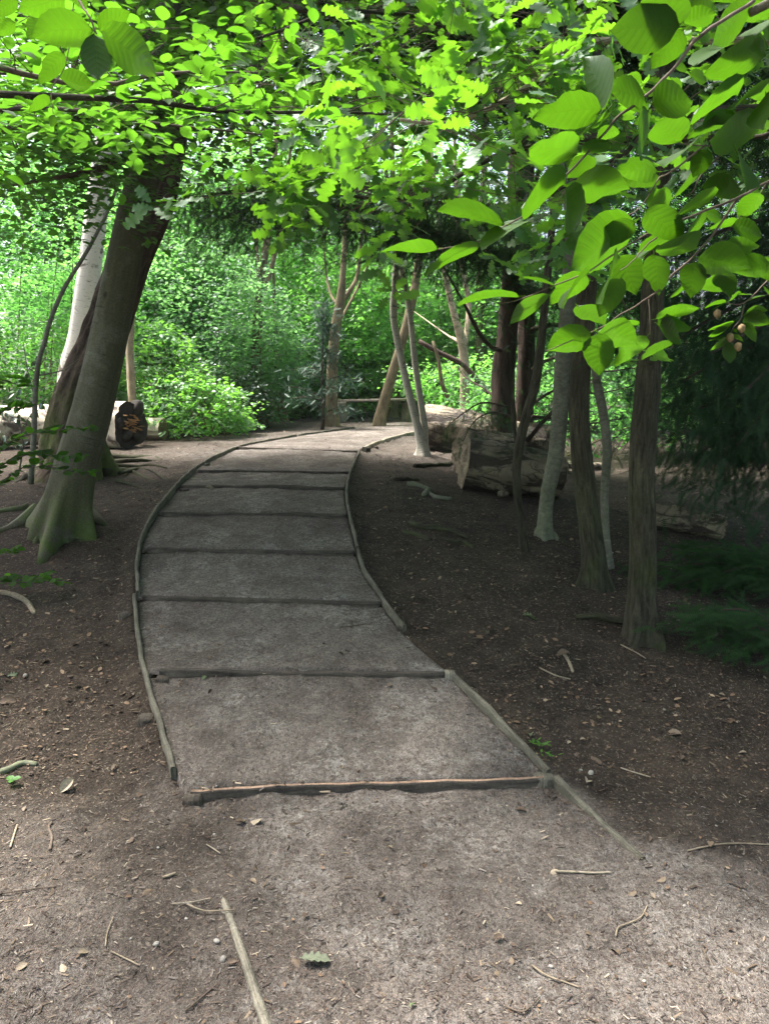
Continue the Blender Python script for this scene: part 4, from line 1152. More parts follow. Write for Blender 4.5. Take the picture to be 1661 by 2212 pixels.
LEAVES = [  # crop, base x y, tip x y, distance
 (1, 1080, 172, 620, 190, 1.00), (1, 1088, 150, 850, -70, 1.02), (1, 1110, 190, 900, 420, 1.02), (1, 1112, 150, 1320, 70, 1.03), (1, 1555, 40, 1270, 280, 1.06), (1, 605, 690, 510, 372, 1.0), (1, 575, 705, 130, 720, 1.0),
 (1, 625, 740, 410, 875, 1.03), (1, 875, 660, 640, 555, 1.0), (1, 905, 670, 1190, 620, 1.0), (1, 880, 710, 765, 1045, 1.02), (1, 1640, 350, 1225, 470, 1.08), (1, 1445, 610, 1150, 705, 1.15), (1, 1085, 915, 915, 760, 1.16),
 (1, 415, 985, 75, 915, 1.0), (1, 455, 990, 640, 915, 1.04), (1, 530, 1012, 355, 1140, 1.06), (1, 685, 830, 545, 885, 1.07), (1, 935, 1110, 680, 1080, 1.12), (1, 1160, 940, 970, 1070, 1.1), (1, 1260, 965, 1170, 1140, 1.12),
 (1, 1455, 985, 1575, 1200, 1.12), (1, 1450, 745, 1110, 850, 1.16), (1, 1452, 750, 1230, 800, 1.12), (1, 1612, 840, 1255, 890, 1.13), (1, 1605, 590, 1420, 650, 1.1), (1, 1640, 610, 1585, 800, 1.08), (1, 1700, 100, 1540, 240, 1.1),
 (1, 1370, 290, 1170, 390, 1.25), (1, 1290, 0, 1560, -60, 1.2), (1, 900, 300, 800, 385, 1.25), (1, 1500, 250, 1661, 300, 1.25), (1, 1130, 20, 1330, 0, 1.25), (1, 1480, 20, 1640, 100, 1.22),
 (2, 365, 95, 725, 70, 1.02), (2, 342, 120, 415, 392, 1.02), (2, 322, 90, 28, 215, 1.02), (2, 955, 38, 705, 50, 1.15), (2, 1012, 228, 860, 110, 1.18), (2, 1205, 30, 1030, 160, 1.22), (2, 862, 255, 1105, 435, 1.08),
 (2, 790, 330, 348, 615, 1.14), (2, 790, 325, 535, 480, 1.11), (2, 690, 555, 558, 858, 1.08), (2, 705, 690, 555, 935, 1.12), (2, 690, 545, 800, 785, 1.22), (2, 915, 535, 950, 778, 1.16), (2, 1190, 500, 945, 470, 1.14), (2, 1172, 588, 1160, 812, 1.16),
 (2, 1200, 560, 1540, 600, 1.15), (2, 1330, 630, 1420, 790, 1.3), (2, 1661, 600, 1415, 650, 1.3), (2, 1478, 110, 1235, 90, 1.1), (2, 1275, 200, 1030, 250, 1.13), (2, 1255, 300, 1080, 400, 1.25), (2, 1425, 365, 1620, 420, 1.3), (2, 1280, 370, 1440, 330, 1.3),
 (2, 1605, 140, 1460, 300, 1.28), (2, 1375, 500, 1620, 450, 1.32), (2, 505, 1050, 220, 1160, 1.18), (2, 548, 1050, 562, 1312, 1.18), (2, 552, 1040, 782, 1095, 1.19), (2, 870, 1070, 655, 1232, 1.24), (2, 925, 960, 1208, 880, 1.24), (2, 935, 985, 1172, 1000, 1.26),
 (2, 950, 1000, 1122, 1095, 1.25), (2, 1030, 1100, 828, 1190, 1.28), (2, 262, 740, 65, 680, 1.12), (2, 242, 790, -30, 975, 1.12), (2, 488, 655, 285, 855, 1.12), (2, 480, 660, 240, 830, 1.15), (2, 1010, 440, 810, 520, 1.22), (2, 850, 560, 960, 420, 1.25),
 (3, 1000, 412, 512, 235, 1.03), (3, 805, 560, 355, 745, 1.06), (3, 475, 605, 30, 612, 1.08), (3, 1140, 380, 805, 575, 1.05), (3, 1115, 975, 638, 972, 1.14), (2, 420, 870, 600, 960, 1.25), (2, 1240, 700, 1420, 770, 1.32), (2, 1600, 560, 1661, 700, 1.35),
 (2, 800, 1000, 700, 960, 1.3), (2, 1110, 760, 1000, 800, 1.3), (2, 1240, 280, 1360, 310, 1.35), (1, 1560, 560, 1661, 640, 1.3), (1, 1010, 520, 1080, 600, 1.35), (1, 740, 480, 830, 520, 1.4), (1, 1150, 480, 1260, 520, 1.4), (1, 1050, 420, 1140, 440, 1.4)]
r = np.random.default_rng(77)
for k_, (cr, bx, by, tx, ty, d) in enumerate(LEAVES):
    f = (None, C1, C2, C3)[cr]
    b = pj(*f(bx, by), d); L2 = .074 + .02 * r.random()
    e = pj(*f(tx, ty), d)
    l = np.linalg.norm(e - b)
    if l < L2:
        off = min(math.sqrt(L2 * L2 - l * l), .9 * l); e = pj(*f(tx, ty), d + off * (1 if r.random() < .5 else -1))
    dr = e - b; sz = np.linalg.norm(dr)
    toc = unit(np.array([0, 0, CAM_H]) - b)
    nr = unit(.75 * -toc + .68 * np.array([0, 0, 1.]) + r.normal(0, .20, 3))
    if cr == 3 or k_ in (67, 68): nr = unit(.12 * -toc + np.array([0, 0, 1.]) + r.normal(0, .08, 3))
    put_leaf(BEECH[k_ % 4], nb, b, dr, nr, sz, aspect=r.uniform(.95, 1.15))
# unseen higher shoots above the frame, added to shade the near leaves
cl = np.stack([r.uniform(.7, 3.0, 60), r.uniform(.7, 2.6, 60), r.uniform(2.6, 4.4, 60)], 1)
cl = cl[(cl[:, 2] > 1.9 + .62 * cl[:, 1])]
pos, dd, nn = sprays(r, cl, 22, .28)
leaf_mass('crown', T_BEECH, pos, dd, nn, r.uniform(.07, .10, len(pos)), M['beech_leaf_mass'], nb)
# ---- mast bearing shoot further right
d_ = 1.75
shoot(nb, [c2(1720, 660, d_), c2(1640, 720, d_), c2(1500, 855, d_), c2(1380, 852, d_)], .003, .001, 31)
shoot(nb, [c2(1500, 855, d_), c2(1480, 950, d_), c2(1420, 1030, d_), c2(1412, 1100, d_)], .002, .001, 32)
limb(nb, [(2.62, 1.5, 1.7), (2.1, 1.7, 1.72), pj(*c2(1720, 660, d_))], .012, .003, M['beech_bark'], 'branch', 7, seed=33)
for bx, by, tx, ty in ((1380, 850, 1240, 870), (1385, 855, 1290, 895), (1400, 845, 1480, 780), (1510, 850, 1630, 790), (1500, 930, 1650, 890), (1500, 940, 1661, 985), (1495, 985, 1585, 1105), (1415, 1000, 1260, 1000), (1400, 1020, 1262, 1065), (1420, 1060, 1500, 1100), (1410, 1085, 1270, 1095), (1405, 1095, 1275, 1160), (1412, 1105, 1400, 1248), (1430, 1020, 1455, 1045), (1550, 800, 1400, 800), (1620, 740, 1661, 800)):
    b = pj(*C2(bx, by), d_); e = pj(*C2(tx, ty), d_ + r.normal(0, .02))
    put_leaf(BEECH[r.integers(4)], nb, b, e - b, unit(np.array([0, 0, 1.]) + r.normal(0, .35, 3) - .5 * unit(-b)), np.linalg.norm(e - b), aspect=1.15)
for nx, ny in ((1328, 925), (1485, 1020), (1410, 1078), (1462, 1138)):
    c = pj(*C2(nx, ny), d_ - .01)
    P = np.array([c + np.array([0, 0, .010]), c + np.array([0, 0, .006]), c, c - np.array([0, 0, .006]), c - np.array([0, 0, .010])])
    V, F, UV = tube(P, [.002, .0058, .007, .0055, .002], 9, lambda th, s, r_, Q: .0022 * np.sin(th * 5 + s * 900))
    tube_mesh('beech_nut', V, F, UV, M['mast'], nb, smooth=False)

# ---- beech out of frame on the left: big dark leaves top left and the bright level spray
lb = thing('beech_tree', 'beech just out of frame left, its bright level spray crosses the top', 'tree', (-2.6, 2.2, gz1(-2.6, 2.2)))
trunk(lb, np.array([(-2.6, 2.2, gz1(-2.6, 2.2)), (-2.55, 2.2, .9), (-2.5, 2.2, 1.8), (-2.5, 2.25, 3.), (-2.6, 2.3, 5.), (-2.7, 2.3, 7.)]), (.2, .17, .16, .14, .1, .06), M['beech_bark'], 32, 60, flare=.5, seed=9)
c6 = lambda x, y, d: (*C6(x, y), d)
limb(lb, [(-2.5, 2.2, 2.5), (-1.6, 1.5, 2.45), (-.9, 1.0, 2.3), pj(*c6(560, -240, .82))], .02, .005, M['beech_bark'], 'branch', 8, seed=1)
shoot(lb, [c6(560, -240, .82), c6(680, 0, .81), c6(760, 130, .80), c6(830, 290, .80)], .0026, .0012, 11)
shoot(lb, [c6(640, 0, 1.1), c6(575, 520, 1.1), c6(450, 760, 1.1), c6(462, 980, 1.1)], .0016, .0007, 12)
shoot(lb, [c6(-60, 60, 1.0), c6(60, -10, 1.0), c6(270, 100, 1.05), c6(160, 190, 1.05)], .0016, .0008, 13)
for bx, by, tx, ty, d, sg in ((800, 255, 275, 250, .80, .0), (815, 290, 850, 710, .80, .0), (870, 265, 1420, 620, .79, 0), (850, 245, 1120, 80, .82, 0), (560, -20, 150, 90, .86, 0), (150, -10, -80, 110, .95, 0), (335, 140, 230, 345, 1.05, 0), (130, 190, -60, 290, 1.0, 0),
                          (555, 460, 310, 700, 1.08, 0), (470, 990, 440, 1095, 1.1, 0), (520, 670, 810, 720, 1.3, 0), (430, 830, 240, 940, 1.2, 0), (760, 40, 560, -60, .95, 0)):
    b = pj(*C6(bx, by), d); e = pj(*C6(tx, ty), d); toc = unit(np.array([0, 0, CAM_H]) - b)
    nr = unit(.75 * -toc + .6 * np.array([0, 0, 1.]) + r.normal(0, .15, 3))
    put_leaf(BEECH[r.integers(4)], lb, b, e - b, nr, np.linalg.norm(e - b), aspect=1.0)
# bright level sprays
sp_l = [np.array([(-2.5, 2.25, 2.3), (-1.7, 2.3, 2.35), pj(250, 215, 2.35), pj(480, 235, 2.5), pj(700, 240, 2.7), pj(880, 250, 2.9)]),
        np.array([(-2.5, 2.25, 2.6), (-1.6, 2.2, 2.5), pj(150, 180, 2.3), pj(350, 160, 2.4), pj(560, 160, 2.6)]),
        np.array([(-2.5, 2.25, 2.2), (-1.7, 2.6, 2.35), pj(100, 235, 2.9), pj(330, 262, 3.0), pj(600, 290, 3.2)])]
for k_, l in enumerate(sp_l):
    limb(lb, l, .018, .003, M['twig_bark'] if k_ else M['dark_bark'], 'branch', 7, seed=41 + k_)
cen = []
for l in sp_l:
    q = smooth_path(l, 60)[18:]
    for p in q: cen.append(p + r.normal(0, 1, 3) * np.array([.10, .22, .035]))
cen = np.array(cen)
pos, dd, nn = sprays(r, cen, 9, .17, tilt=.13, jitter=.2)
sz = r.uniform(.045, .070, len(pos))
pxs_ = 830.5 + 1666 * pos[:, 0] / pos[:, 1]
keep = r.random(len(pos)) < np.clip((880 - pxs_) / 250, .25, 1)
pos, dd, nn, sz = pos[keep], dd[keep], nn[keep], sz[keep]
order = np.argsort(np.linalg.norm(pos - np.array([0, 0, CAM_H]), axis=1))
cc = ellipsoid(r, (-4.4, 5.7, 5.0), (1.7, 1.5, 1.2), 650)  # unseen crown mass, added to throw shade on the left bank
cp, cd, cn = sprays(r, cc, 13, .35, tilt=.2)
leaf_mass('crown', T_BEECH, cp, cd, cn, r.uniform(.10, .15, len(cp)), M['beech_leaf_mass'], lb)
for i in order[:270]:
    put_leaf(MIDB[i % 3], lb, pos[i], dd[i], nn[i], sz[i])
rest = order[270:]
leaf_mass('crown', T_BEECH, pos[rest], dd[rest], nn[rest], sz[rest], M['beech_leaf_mass'], lb)
V, F, UV = twigs(r, sp_l, cen[::2], .0022)
tube_mesh('twig', V, F, UV, M['twig_bark'], lb, kind='stuff')

# ---- oak reaching over the path from the right
ob = (4.3, 4.6, gz1(4.3, 4.6))
oak = thing('oak_tree', 'oak out of frame right, its bright lobed leaves fill the top centre', 'tree', ob)
trunk(oak, np.array([ob, (4.28, 4.6, 1.), (4.2, 4.5, 2.2), (4.1, 4.5, 3.4), (4.1, 4.6, 5.5), (4.2, 4.6, 8.)]), (.32, .26, .24, .22, .17, .1), M['rough_bark'], 40, 70, flare=.5, seed=19, ridge=.12)
ol = [np.array([(4.2, 4.5, 2.3), (3.2, 4.2, 2.75), pj(1400, 300, 3.7), pj(1100, 330, 3.4), pj(900, 420, 3.2), pj(720, 410, 3.1), pj(560, 380, 3.0)]),
      np.array([(4.2, 4.5, 2.6), (3.0, 3.8, 3.0), pj(1350, 90, 3.0), pj(1150, 180, 2.8), pj(980, 260, 2.6), pj(860, 250, 2.45)]),
      np.array([(4.15, 4.5, 3.2), (2.8, 4.0, 3.4), pj(1250, -20, 3.4), pj(1000, 40, 3.2), pj(760, 20, 3.1), pj(560, 90, 3.1)]),
      np.array([(4.15, 4.5, 2.9), (2.8, 3.6, 2.8), pj(1500, 250, 2.9), pj(1330, 340, 2.8), pj(1200, 420, 2.8), pj(1120, 470, 2.8)]),
      np.array([(4.1, 4.5, 3.6), (2.4, 3.4, 3.3), pj(1200, -150, 2.8), pj(900, -100, 2.7), pj(700, -60, 2.7)])]
for k_, l in enumerate(ol):
    limb(oak, l, .035, .005, M['dark_bark'] if k_ != 1 else M['pale_twig'], 'branch', 8, seed=61 + k_)
cen = []
for l in ol:
    q = smooth_path(l, 40)[12:]
    for p in q:
        for _ in range(3): cen.append(p + r.normal(0, 1, 3) * np.array([.18, .26, .13]))
for _ in range(70):   # the bright heart
    d = r.uniform(2.3, 3.6); cen.append(pj(r.uniform(600, 1330), r.uniform(40, 400), d))
for _ in range(26): cen.append(pj(r.normal(660, 90), r.normal(395, 40), r.uniform(2.8, 3.3)))
for _ in range(24): cen.append(pj(r.uniform(950, 1330), r.uniform(-40, 160), r.uniform(2.4, 3.0)))
for p in ((1140, 545), (1190, 500), (1180, 560), (1240, 480), (1100, 490), (1395, 770), (1250, 600)):
    cen.append(pj(*p, 2.6))
cen = np.array(cen)
per = 6; N = len(cen) * per
sn = unit(np.stack([r.normal(0, .45, len(cen)), r.normal(-.15, .45, len(cen)), np.ones(len(cen))], 1))
sn_ = np.repeat(sn, per, 0); ang = np.tile(np.arange(per) * 2 * np.pi / per, len(cen)) + r.normal(0, .4, N)
a = unit(np.cross(sn_, [0, 1., .1])); b = np.cross(sn_, a)
dd = np.cos(ang)[:, None] * a + np.sin(ang)[:, None] * b + sn_ * r.normal(.05, .35, N)[:, None]
nn = sn_ + r.normal(0, .3, (N, 3))
pos = np.repeat(cen, per, 0) + dd * .012 + r.normal(0, .012, (N, 3))
sz = r.uniform(.07, .115, N)
order = np.argsort(np.linalg.norm(pos - np.array([0, 0, CAM_H]), axis=1))
for i in order[:300]:
    put_leaf(OAK[i % 4], oak, pos[i], dd[i], nn[i], sz[i])
rest = order[300:]
leaf_mass('crown', T_OAKM, pos[rest], dd[rest], nn[rest], sz[rest], M['oak_leaf_mass'], oak)
V, F, UV = twigs(r, ol, cen, .0017, sag=.02)
tube_mesh('twig', V, F, UV, M['twig_bark'], oak, kind='stuff')

# ---- leaning beech: fine layered foliage behind, and its crown above the frame
r = np.random.default_rng(101)
bl = [np.array([at(335, 230, bY), at(200, 250, bY - .6), at(60, 270, bY - 1.2), at(-120, 300, bY - 1.6)]),
      np.array([at(335, 200, bY), at(480, 220, bY - .6), at(620, 250, bY - 1.0), at(780, 280, bY - 1.2)]),
      np.array([at(345, 60, bY), at(250, 120, bY - .8), at(120, 150, bY - 1.6), at(-60, 160, bY - 2)]),
      np.array([at(350, 60, bY), at(520, 130, bY - .5), at(700, 180, bY - .6), at(900, 200, bY - .5)]),
      np.array([at(320, 330, bY), at(230, 360, bY - .5), at(120, 380, bY - .7), at(0, 400, bY - .8)]),
      np.array([at(360, -60, bY), at(560, 0, bY - .4), at(800, 40, bY - .2), at(1000, 60, bY)])]
for k_, l in enumerate(bl): limb(beech, l, .035, .006, M['twig_bark'], 'branch', 7, seed=81 + k_)
cen = []
for l in bl:
    q = smooth_path(l, 40)[4:]
    for p in q:
        for _ in range(4): cen.append(p + r.normal(0, 1, 3) * np.array([.22, .45, .16]))
cen = np.array(cen)
pos, dd, nn = sprays(r, cen, 12, .22, tilt=.14, jitter=.25)
sz = r.uniform(.05, .075, len(pos))
order = np.argsort(np.linalg.norm(pos - np.array([0, 0, CAM_H]), axis=1))
vis = [i for i in order if abs(pos[i, 0] / pos[i, 1]) < .49 and (pos[i, 2] - CAM_H) / pos[i, 1] < .44][:260]
for i in vis: put_leaf(MIDB[i % 3], beech, pos[i], dd[i], nn[i], sz[i])
rest = np.setdiff1d(order, vis)
V1 = (pos[rest], dd[rest], nn[rest], sz[rest])
cc = np.vstack([ellipsoid(r, (-2.9, 7.4, 6.2), (2.8, 2.3, 1.4), 1300), ellipsoid(r, (-.8, 6.2, 5.6), (2.4, 1.8, 1.0), 800)])  # unseen crown masses, placed and thickened to shade the middle of the path
p2, d2, n2 = sprays(r, cc, 14, .4, tilt=.2)
s2 = r.uniform(.10, .15, len(p2))
leaf_mass('crown', T_BEECH, np.vstack([V1[0], p2]), np.vstack([V1[1], d2]), np.vstack([V1[2], n2]), np.r_[V1[3], s2], M['beech_leaf_mass'], beech)
V, F, UV = twigs(r, bl, cen[::3], .003)
tube_mesh('twig', V, F, UV, M['twig_bark'], beech, kind='stuff')

# ---- yews
def yew_bough(r, pts, n, rad, droop=.5, ln=(.10, .17), flat=1.0):
    """needle shoots hanging about a bough line"""
    q = smooth_path(np.asarray(pts, float), 60)
    k_ = r.integers(6, 60, n)
    t = np.gradient(q, axis=0)[k_]; t = unit(t)
    off = r.normal(0, 1, (n, 3)) * np.asarray(rad)
    off[:, 2] = -np.abs(off[:, 2]) * 1.0 + .3 * rad[2]
    pos = q[k_] + off
    d = unit(t * .6 + r.normal(0, .6, (n, 3)) * np.array([1, 1, flat]) + np.array([0, 0, -droop]))
    nn = np.array([0, 0, 1.]) + r.normal(0, .4 * flat, (n, 3))
    return pos, d, nn, r.uniform(*ln, n)
def yew_tree(name, label, base, stems, boughs, seed, young=0, mass=None, bark='yew_bark', extra=None):
    r = np.random.default_rng(seed)
    t = thing(name, label, 'tree', base)
    for k_, (P, Rd) in enumerate(stems):
        trunk(t, P, Rd, M[bark], 32, 80, amp=.12, freq=4, flare=.35 if k_ == 0 else .2, seed=seed + k_, ridge=.10, name='trunk', bury=.1)
    A = []
    for k_, (pts, n, rad, r0) in enumerate(boughs):
        limb(t, pts, r0, r0 * .25, M[bark], 'branch', 7, seed=seed + 20 + k_, rough=.15)
        A.append(yew_bough(r, pts, n, rad))
    if mass is not None:
        for c, rad, n, sz in mass:
            p = ellipsoid(r, c, rad, n)
            A.append((p, unit(r.normal(0, 1, (n, 3)) + np.array([0, 0, -.4])), np.array([0, 0, 1.]) + r.normal(0, .5, (n, 3)), r.uniform(*sz, n)))
    pos, dd, nn, sz = [np.concatenate(z) for z in zip(*A)]
    leaf_mass('crown', T_NEEDLE, pos, dd, nn, sz, M['yew_needle'], t, r=r)
    return t
Yy = YL + 1.9
g = gz1(at(1090, 950, Yy)[0], Yy)
s1 = px_line([(1092, 955), (1088, 900), (1086, 840), (1092, 760), (1098, 690), (1106, 600), (1116, 480), (1120, 300), (1125, 0)], Yy)
s2 = px_line([(1130, 950), (1132, 880), (1134, 800), (1138, 700), (1134, 600), (1130, 500), (1140, 350), (1150, 0)], Yy + .3)
s1[0][2] = g; s2[0][2] = g
sc = Yy / 1666.
bo = [
 (px_line([(1116, 500), (1000, 520), (880, 480), (760, 450), (620, 440), (480, 470)], Yy, [0, -.6, -.9, -1.0, -1.0, -.9]), 3600, (.35, .35, .28), .06),
 (px_line([(1116, 470), (980, 430), (800, 400), (640, 400), (500, 410), (400, 440)], Yy, [0, -.4, -.6, -.7, -.8, -.7]), 3600, (.35, .4, .26), .06),
 (px_line([(1106, 560), (1040, 545), (960, 510), (900, 500), (840, 500)], Yy, [0, -.5, -1.0, -1.3, -1.4]), 1200, (.25, .3, .18), .06),
 (px_line([(1110, 520), (1030, 470), (940, 440), (860, 440)], Yy, [0, -.8, -1.3, -1.6]), 1200, (.3, .3, .22), .05),
 (px_line([(1130, 560), (1180, 530), (1260, 520), (1350, 540)], Yy, [0, -.6, -1.0, -1.2]), 1800, (.35, .4, .30), .05),
 (px_line([(1136, 640), (1200, 620), (1290, 640), (1400, 650)], Yy, [0, -.2, -.5, -.6]), 1600, (.3, .4, .28), .045),
 (px_line([(1140, 720), (1200, 700), (1270, 720), (1340, 760)], Yy, [0, .2, .3, .4]), 500, (.28, .3, .22), .035),
 (px_line([(1100, 880), (1040, 870), (990, 900), (960, 930)], Yy, [-.1, -.5, -.9, -1.0]), 60, (.08, .1, .08), .015),
 (px_line([(1110, 900), (1060, 890), (1020, 915), (1000, 950)], Yy, [-.1, -.7, -1.2, -1.5]), 160, (.10, .12, .10), .015),
 (px_line([(1100, 760), (1050, 740), (1000, 650), (950, 560)], Yy, [0, -.2, -.2, -.2]), 120, (.2, .2, .15), .03),
 (px_line([(1140, 950), (1180, 905), (1220, 865), (1260, 830)], Yy, [0, -.2, -.4, -.5]), 30, (.1, .1, .1), .035),
 (px_line([(1150, 900), (1200, 905), (1260, 915), (1360, 900)], Yy, [0, .1, .1, .2]), 120, (.2, .2, .15), .02),
 (px_line([(1150, 870), (1210, 840), (1290, 850), (1380, 830)], Yy, [0, .3, .4, .6]), 260, (.25, .3, .2), .02),
 (px_line([(1145, 800), (1210, 770), (1300, 800), (1400, 790)], Yy, [0, .5, .8, 1.]), 500, (.3, .4, .3), .025),
 (px_line([(1095, 900), (1060, 850), (1010, 820), (985, 790)], Yy, [0, .3, .6, .8]), 90, (.15, .2, .15), .02)]
yew_tree('yew_tree', 'two trunked reddish yew behind the logs, dark boughs over the path', s1[0], [(s1, [w * sc / 2 for w in (58, 50, 46, 44, 42, 40, 38, 34, 26)]), (s2, [w * sc / 2 for w in (44, 40, 38, 36, 36, 34, 30, 24)])], bo, 300,
         mass=[((.8, 6.6, 5.0), (2.8, 2.0, 1.2), 9000, (.24, .36)), ((1.8, 5.2, 4.6), (2.2, 1.5, .9), 6000, (.22, .34)), ((2.6, 8.6, 4.6), (1.8, 1.6, 1.4), 4000, (.22, .34))])  # unseen canopy masses overhead, put in to shade path and right bank
# dark yew filling the right edge
yb = np.array([3.7, 6.3, gz1(3.7, 6.3)])
st = np.array([yb, yb + [0, 0, 1.], yb + [.05, 0, 2.2], yb + [.1, .1, 4.], yb + [.1, .1, 6.]])
bo = []
rr = np.random.default_rng(8)
for k_, (px, py, Y, n) in enumerate([(1420, 560, 6.0, 900), (1440, 640, 5.6, 1000), (1450, 740, 5.6, 1100), (1470, 820, 5.4, 1200), (1480, 900, 5.6, 1200), (1500, 980, 5.8, 1000), (1540, 760, 4.8, 900), (1600, 850, 4.6, 900), (1590, 960, 5.0, 800), (1640, 1020, 5.2, 700), (1430, 880, 6.6, 500), (1560, 700, 7.2, 1000), (1600, 560, 6.2, 900), (1520, 1010, 7.0, 400)]):
    e = at(px, py, Y); s0 = yb + np.array([0, 0, max(.6, e[2] - yb[2] + .25 + .15 * math.sin(k_))])
    m = (s0 + e) / 2 + np.array([0, 0, .18]); bo.append((np.array([s0, m, e]), n, (.28, .34, .26), .03))
yew_tree('yew_tree', 'dense dark yew filling the right edge beyond the fallen trunk', yb, [(st, (.2, .17, .15, .12, .06))], bo, 340,
         mass=[((3.6, 6.0, 4.4), (1.9, 2.0, 1.6), 3500, (.2, .3)), ((3.2, 4.2, 4.2), (1.2, 1.2, .9), 1500, (.18, .26)), ((3.4, 7.6, 2.6), (1.2, .9, 1.6), 2200, (.18, .26))])
# low yew sprays at the right edge near the ground
def low_spray(label, ends, base, seed, mat, n=260, rad=(.11, .12, .03)):
    r = np.random.default_rng(seed)
    t = thing('yew_sapling', label, 'sapling', base)
    A = []
    for k_, e in enumerate(ends):
        m = (np.asarray(base) + e) / 2 + np.array([0, 0, .12]); pts = np.array([np.asarray(base) + [0, 0, .05], m, e])
        limb(t, pts, .010, .003, M['yew_bark'], 'branch', 5, seed=seed + k_); p_, d_, n_, s_ = yew_bough(r, pts, n, rad, droop=.12, ln=(.08, .14), flat=.3); A.append((p_, d_, n_ + np.array([0, -.7, 0]), s_))
    pos, dd, nn, sz = [np.concatenate(z) for z in zip(*A)]
    leaf_mass('crown', T_NEEDLE, pos, dd, nn, sz, M[mat], t, r=r)
b1 = on_ground(1700, 1290)
low_spray('low yew sapling with brighter green sprays, lower right edge', [at(1430, 1225, b1[1] + .1), at(1500, 1180, b1[1] + .1), at(1560, 1240, b1[1] - .1), at(1640, 1200, b1[1]), at(1480, 1260, b1[1])], b1, 401, 'yew_young')
b2 = on_ground(1710, 1430)
low_spray('lowest yew sapling reaching in from the right edge, below the other', [at(1480, 1330, b2[1] + .1), at(1560, 1320, b2[1]), at(1610, 1390, b2[1] - .1), at(1570, 1375, b2[1])], b2, 402, 'yew_young', n=150)
# small upright yew by the bench
b3 = at(697, 912, 13.2); b3[2] = gz1(b3[0], 13.2)
r = np.random.default_rng(410)
t = thing('yew_sapling', 'small upright blue green yew left of the bench', 'sapling', b3)
tp = at(697, 655, 13.2)
limb(t, [b3 - [0, 0, .05], (b3 + tp) / 2, tp], .035, .008, M['yew_bark'], 'trunk', 8, seed=1)
A = []
for k_ in range(30):
    h = .12 + .86 * k_ / 30; c = b3 + (tp - b3) * h; L = (1.05 - h) * r.uniform(.45, .95) * 1.0; an = r.random() * 6.28
    e = c + np.array([math.cos(an) * L, math.sin(an) * L, r.uniform(-.05, .2)])
    limb(t, [c, (c + e) / 2 + [0, 0, .05], e], .009, .003, M['yew_bark'], 'branch', 4, seed=k_, rings=6)
    A.append(yew_bough(r, np.array([c, (c + e) / 2 + [0, 0, .05], e]), 60, (.08, .08, .06), droop=.15, ln=(.10, .16)))
pos, dd, nn, sz = [np.concatenate(z) for z in zip(*A)]
M['blue_yew'] = leaf_mat('blue_yew', (.035, .085, .055), (.04, .10, .04), var=.4, gloss=.08, mix_t=.3)
leaf_mass('crown', T_NEEDLE, pos, dd, nn, sz, M['blue_yew'], t, r=r)

# ---- shrubs, brambles, background crowns
def shrub(name, label, c, rad, n_sp, per, srad, size, mat, seed, tmpl=T_QUAD, cat='shrub', tilt=.3, jitter=.45, shell=.25, group=None, stems=6, stem_mat='tan_bark'):
    r = np.random.default_rng(seed)
    c = np.asarray(c, float); g = gz1(c[0], c[1])
    t = thing(name, label, cat, (c[0], c[1], g), group)
    cen = ellipsoid(r, c, rad, n_sp, shell)
    # uneven outline
    nz = fbm(cen[:, 0] * .9, cen[:, 1] * .9, cen[:, 2] * .9, seed=seed)
    cen = c + (cen - c) * (1 + .28 * nz)[:, None]
    gg = ground_base(cen[:, 0], cen[:, 1]); ok = cen[:, 2] > gg + .08
    cen = cen[ok]
    pos, dd, nn = sprays(r, cen, per, srad, tilt, jitter)
    pos[:, 2] = np.maximum(pos[:, 2], np.repeat(gg[ok], per) + .03)
    tn = np.clip(r.random(len(pos)) * .7 + np.repeat(r.random(len(cen)), per) * .45 - .08, 0, 1)
    leaf_mass('foliage' if cat != 'tree' else 'crown', tmpl, pos, dd, nn, r.uniform(*size, len(pos)), M[mat], t, tint=tn, r=r)
    for k_ in range(stems):
        q = cen[r.integers(len(cen))]
        p0 = np.array([c[0] + r.normal(0, rad[0] * .2), c[1] + r.normal(0, rad[1] * .2), 0]); p0[2] = gz1(p0[0], p0[1]) - .03
        limb(t, [p0, (p0 + q) / 2 + [0, 0, .1], q], .016, .005, M[stem_mat], 'stem' if cat != 'tree' else 'branch', 5, seed=k_, rings=10)
    return t
Yc = YB1
def W(px, py, Y): return at(px, py, Y)
shrub('bramble_bush', 'bright green brambles spilling beside the burnt birch log', W(430, 880, Yc + 1.9), (.95, .7, .62), 420, 9, .13, (.055, .085), 'bramble_leaf', 501, T_BEECH, 'bramble', stems=10)
shrub('bramble_bush', 'taller bramble bank between the leaning beech and the shrubs', W(330, 815, Yc + 2.7), (1.0, .8, .85), 520, 9, .15, (.06, .09), 'bramble_leaf', 502, T_BEECH, 'bramble', stems=10)
shrub('bramble_bush', 'sunlit brambles behind the white log at the far left', W(90, 800, Yc + 2.6), (1.7, .8, .75), 620, 9, .15, (.06, .09), 'bramble_leaf', 503, T_BEECH, 'bramble', stems=10)
shrub('bramble_bush', 'low bramble fringe where the path edge meets the shrubs', W(500, 925, Yc + 2.4), (.55, .45, .28), 160, 8, .10, (.05, .08), 'bramble_leaf', 504, T_BEECH, 'bramble', stems=4)
shrub('hazel_shrub', 'grey green leafy shrub left of the multi stemmed tree', W(430, 720, 14.2), (1.5, 1.0, 1.7), 760, 9, .24, (.07, .11), 'grey_leaf', 511, stems=8)
shrub('hazel_shrub', 'grey green shrub around the foot of the multi stemmed tree', W(560, 780, 14.6), (1.0, .8, 1.2), 480, 9, .22, (.07, .11), 'grey_leaf', 512, stems=8)
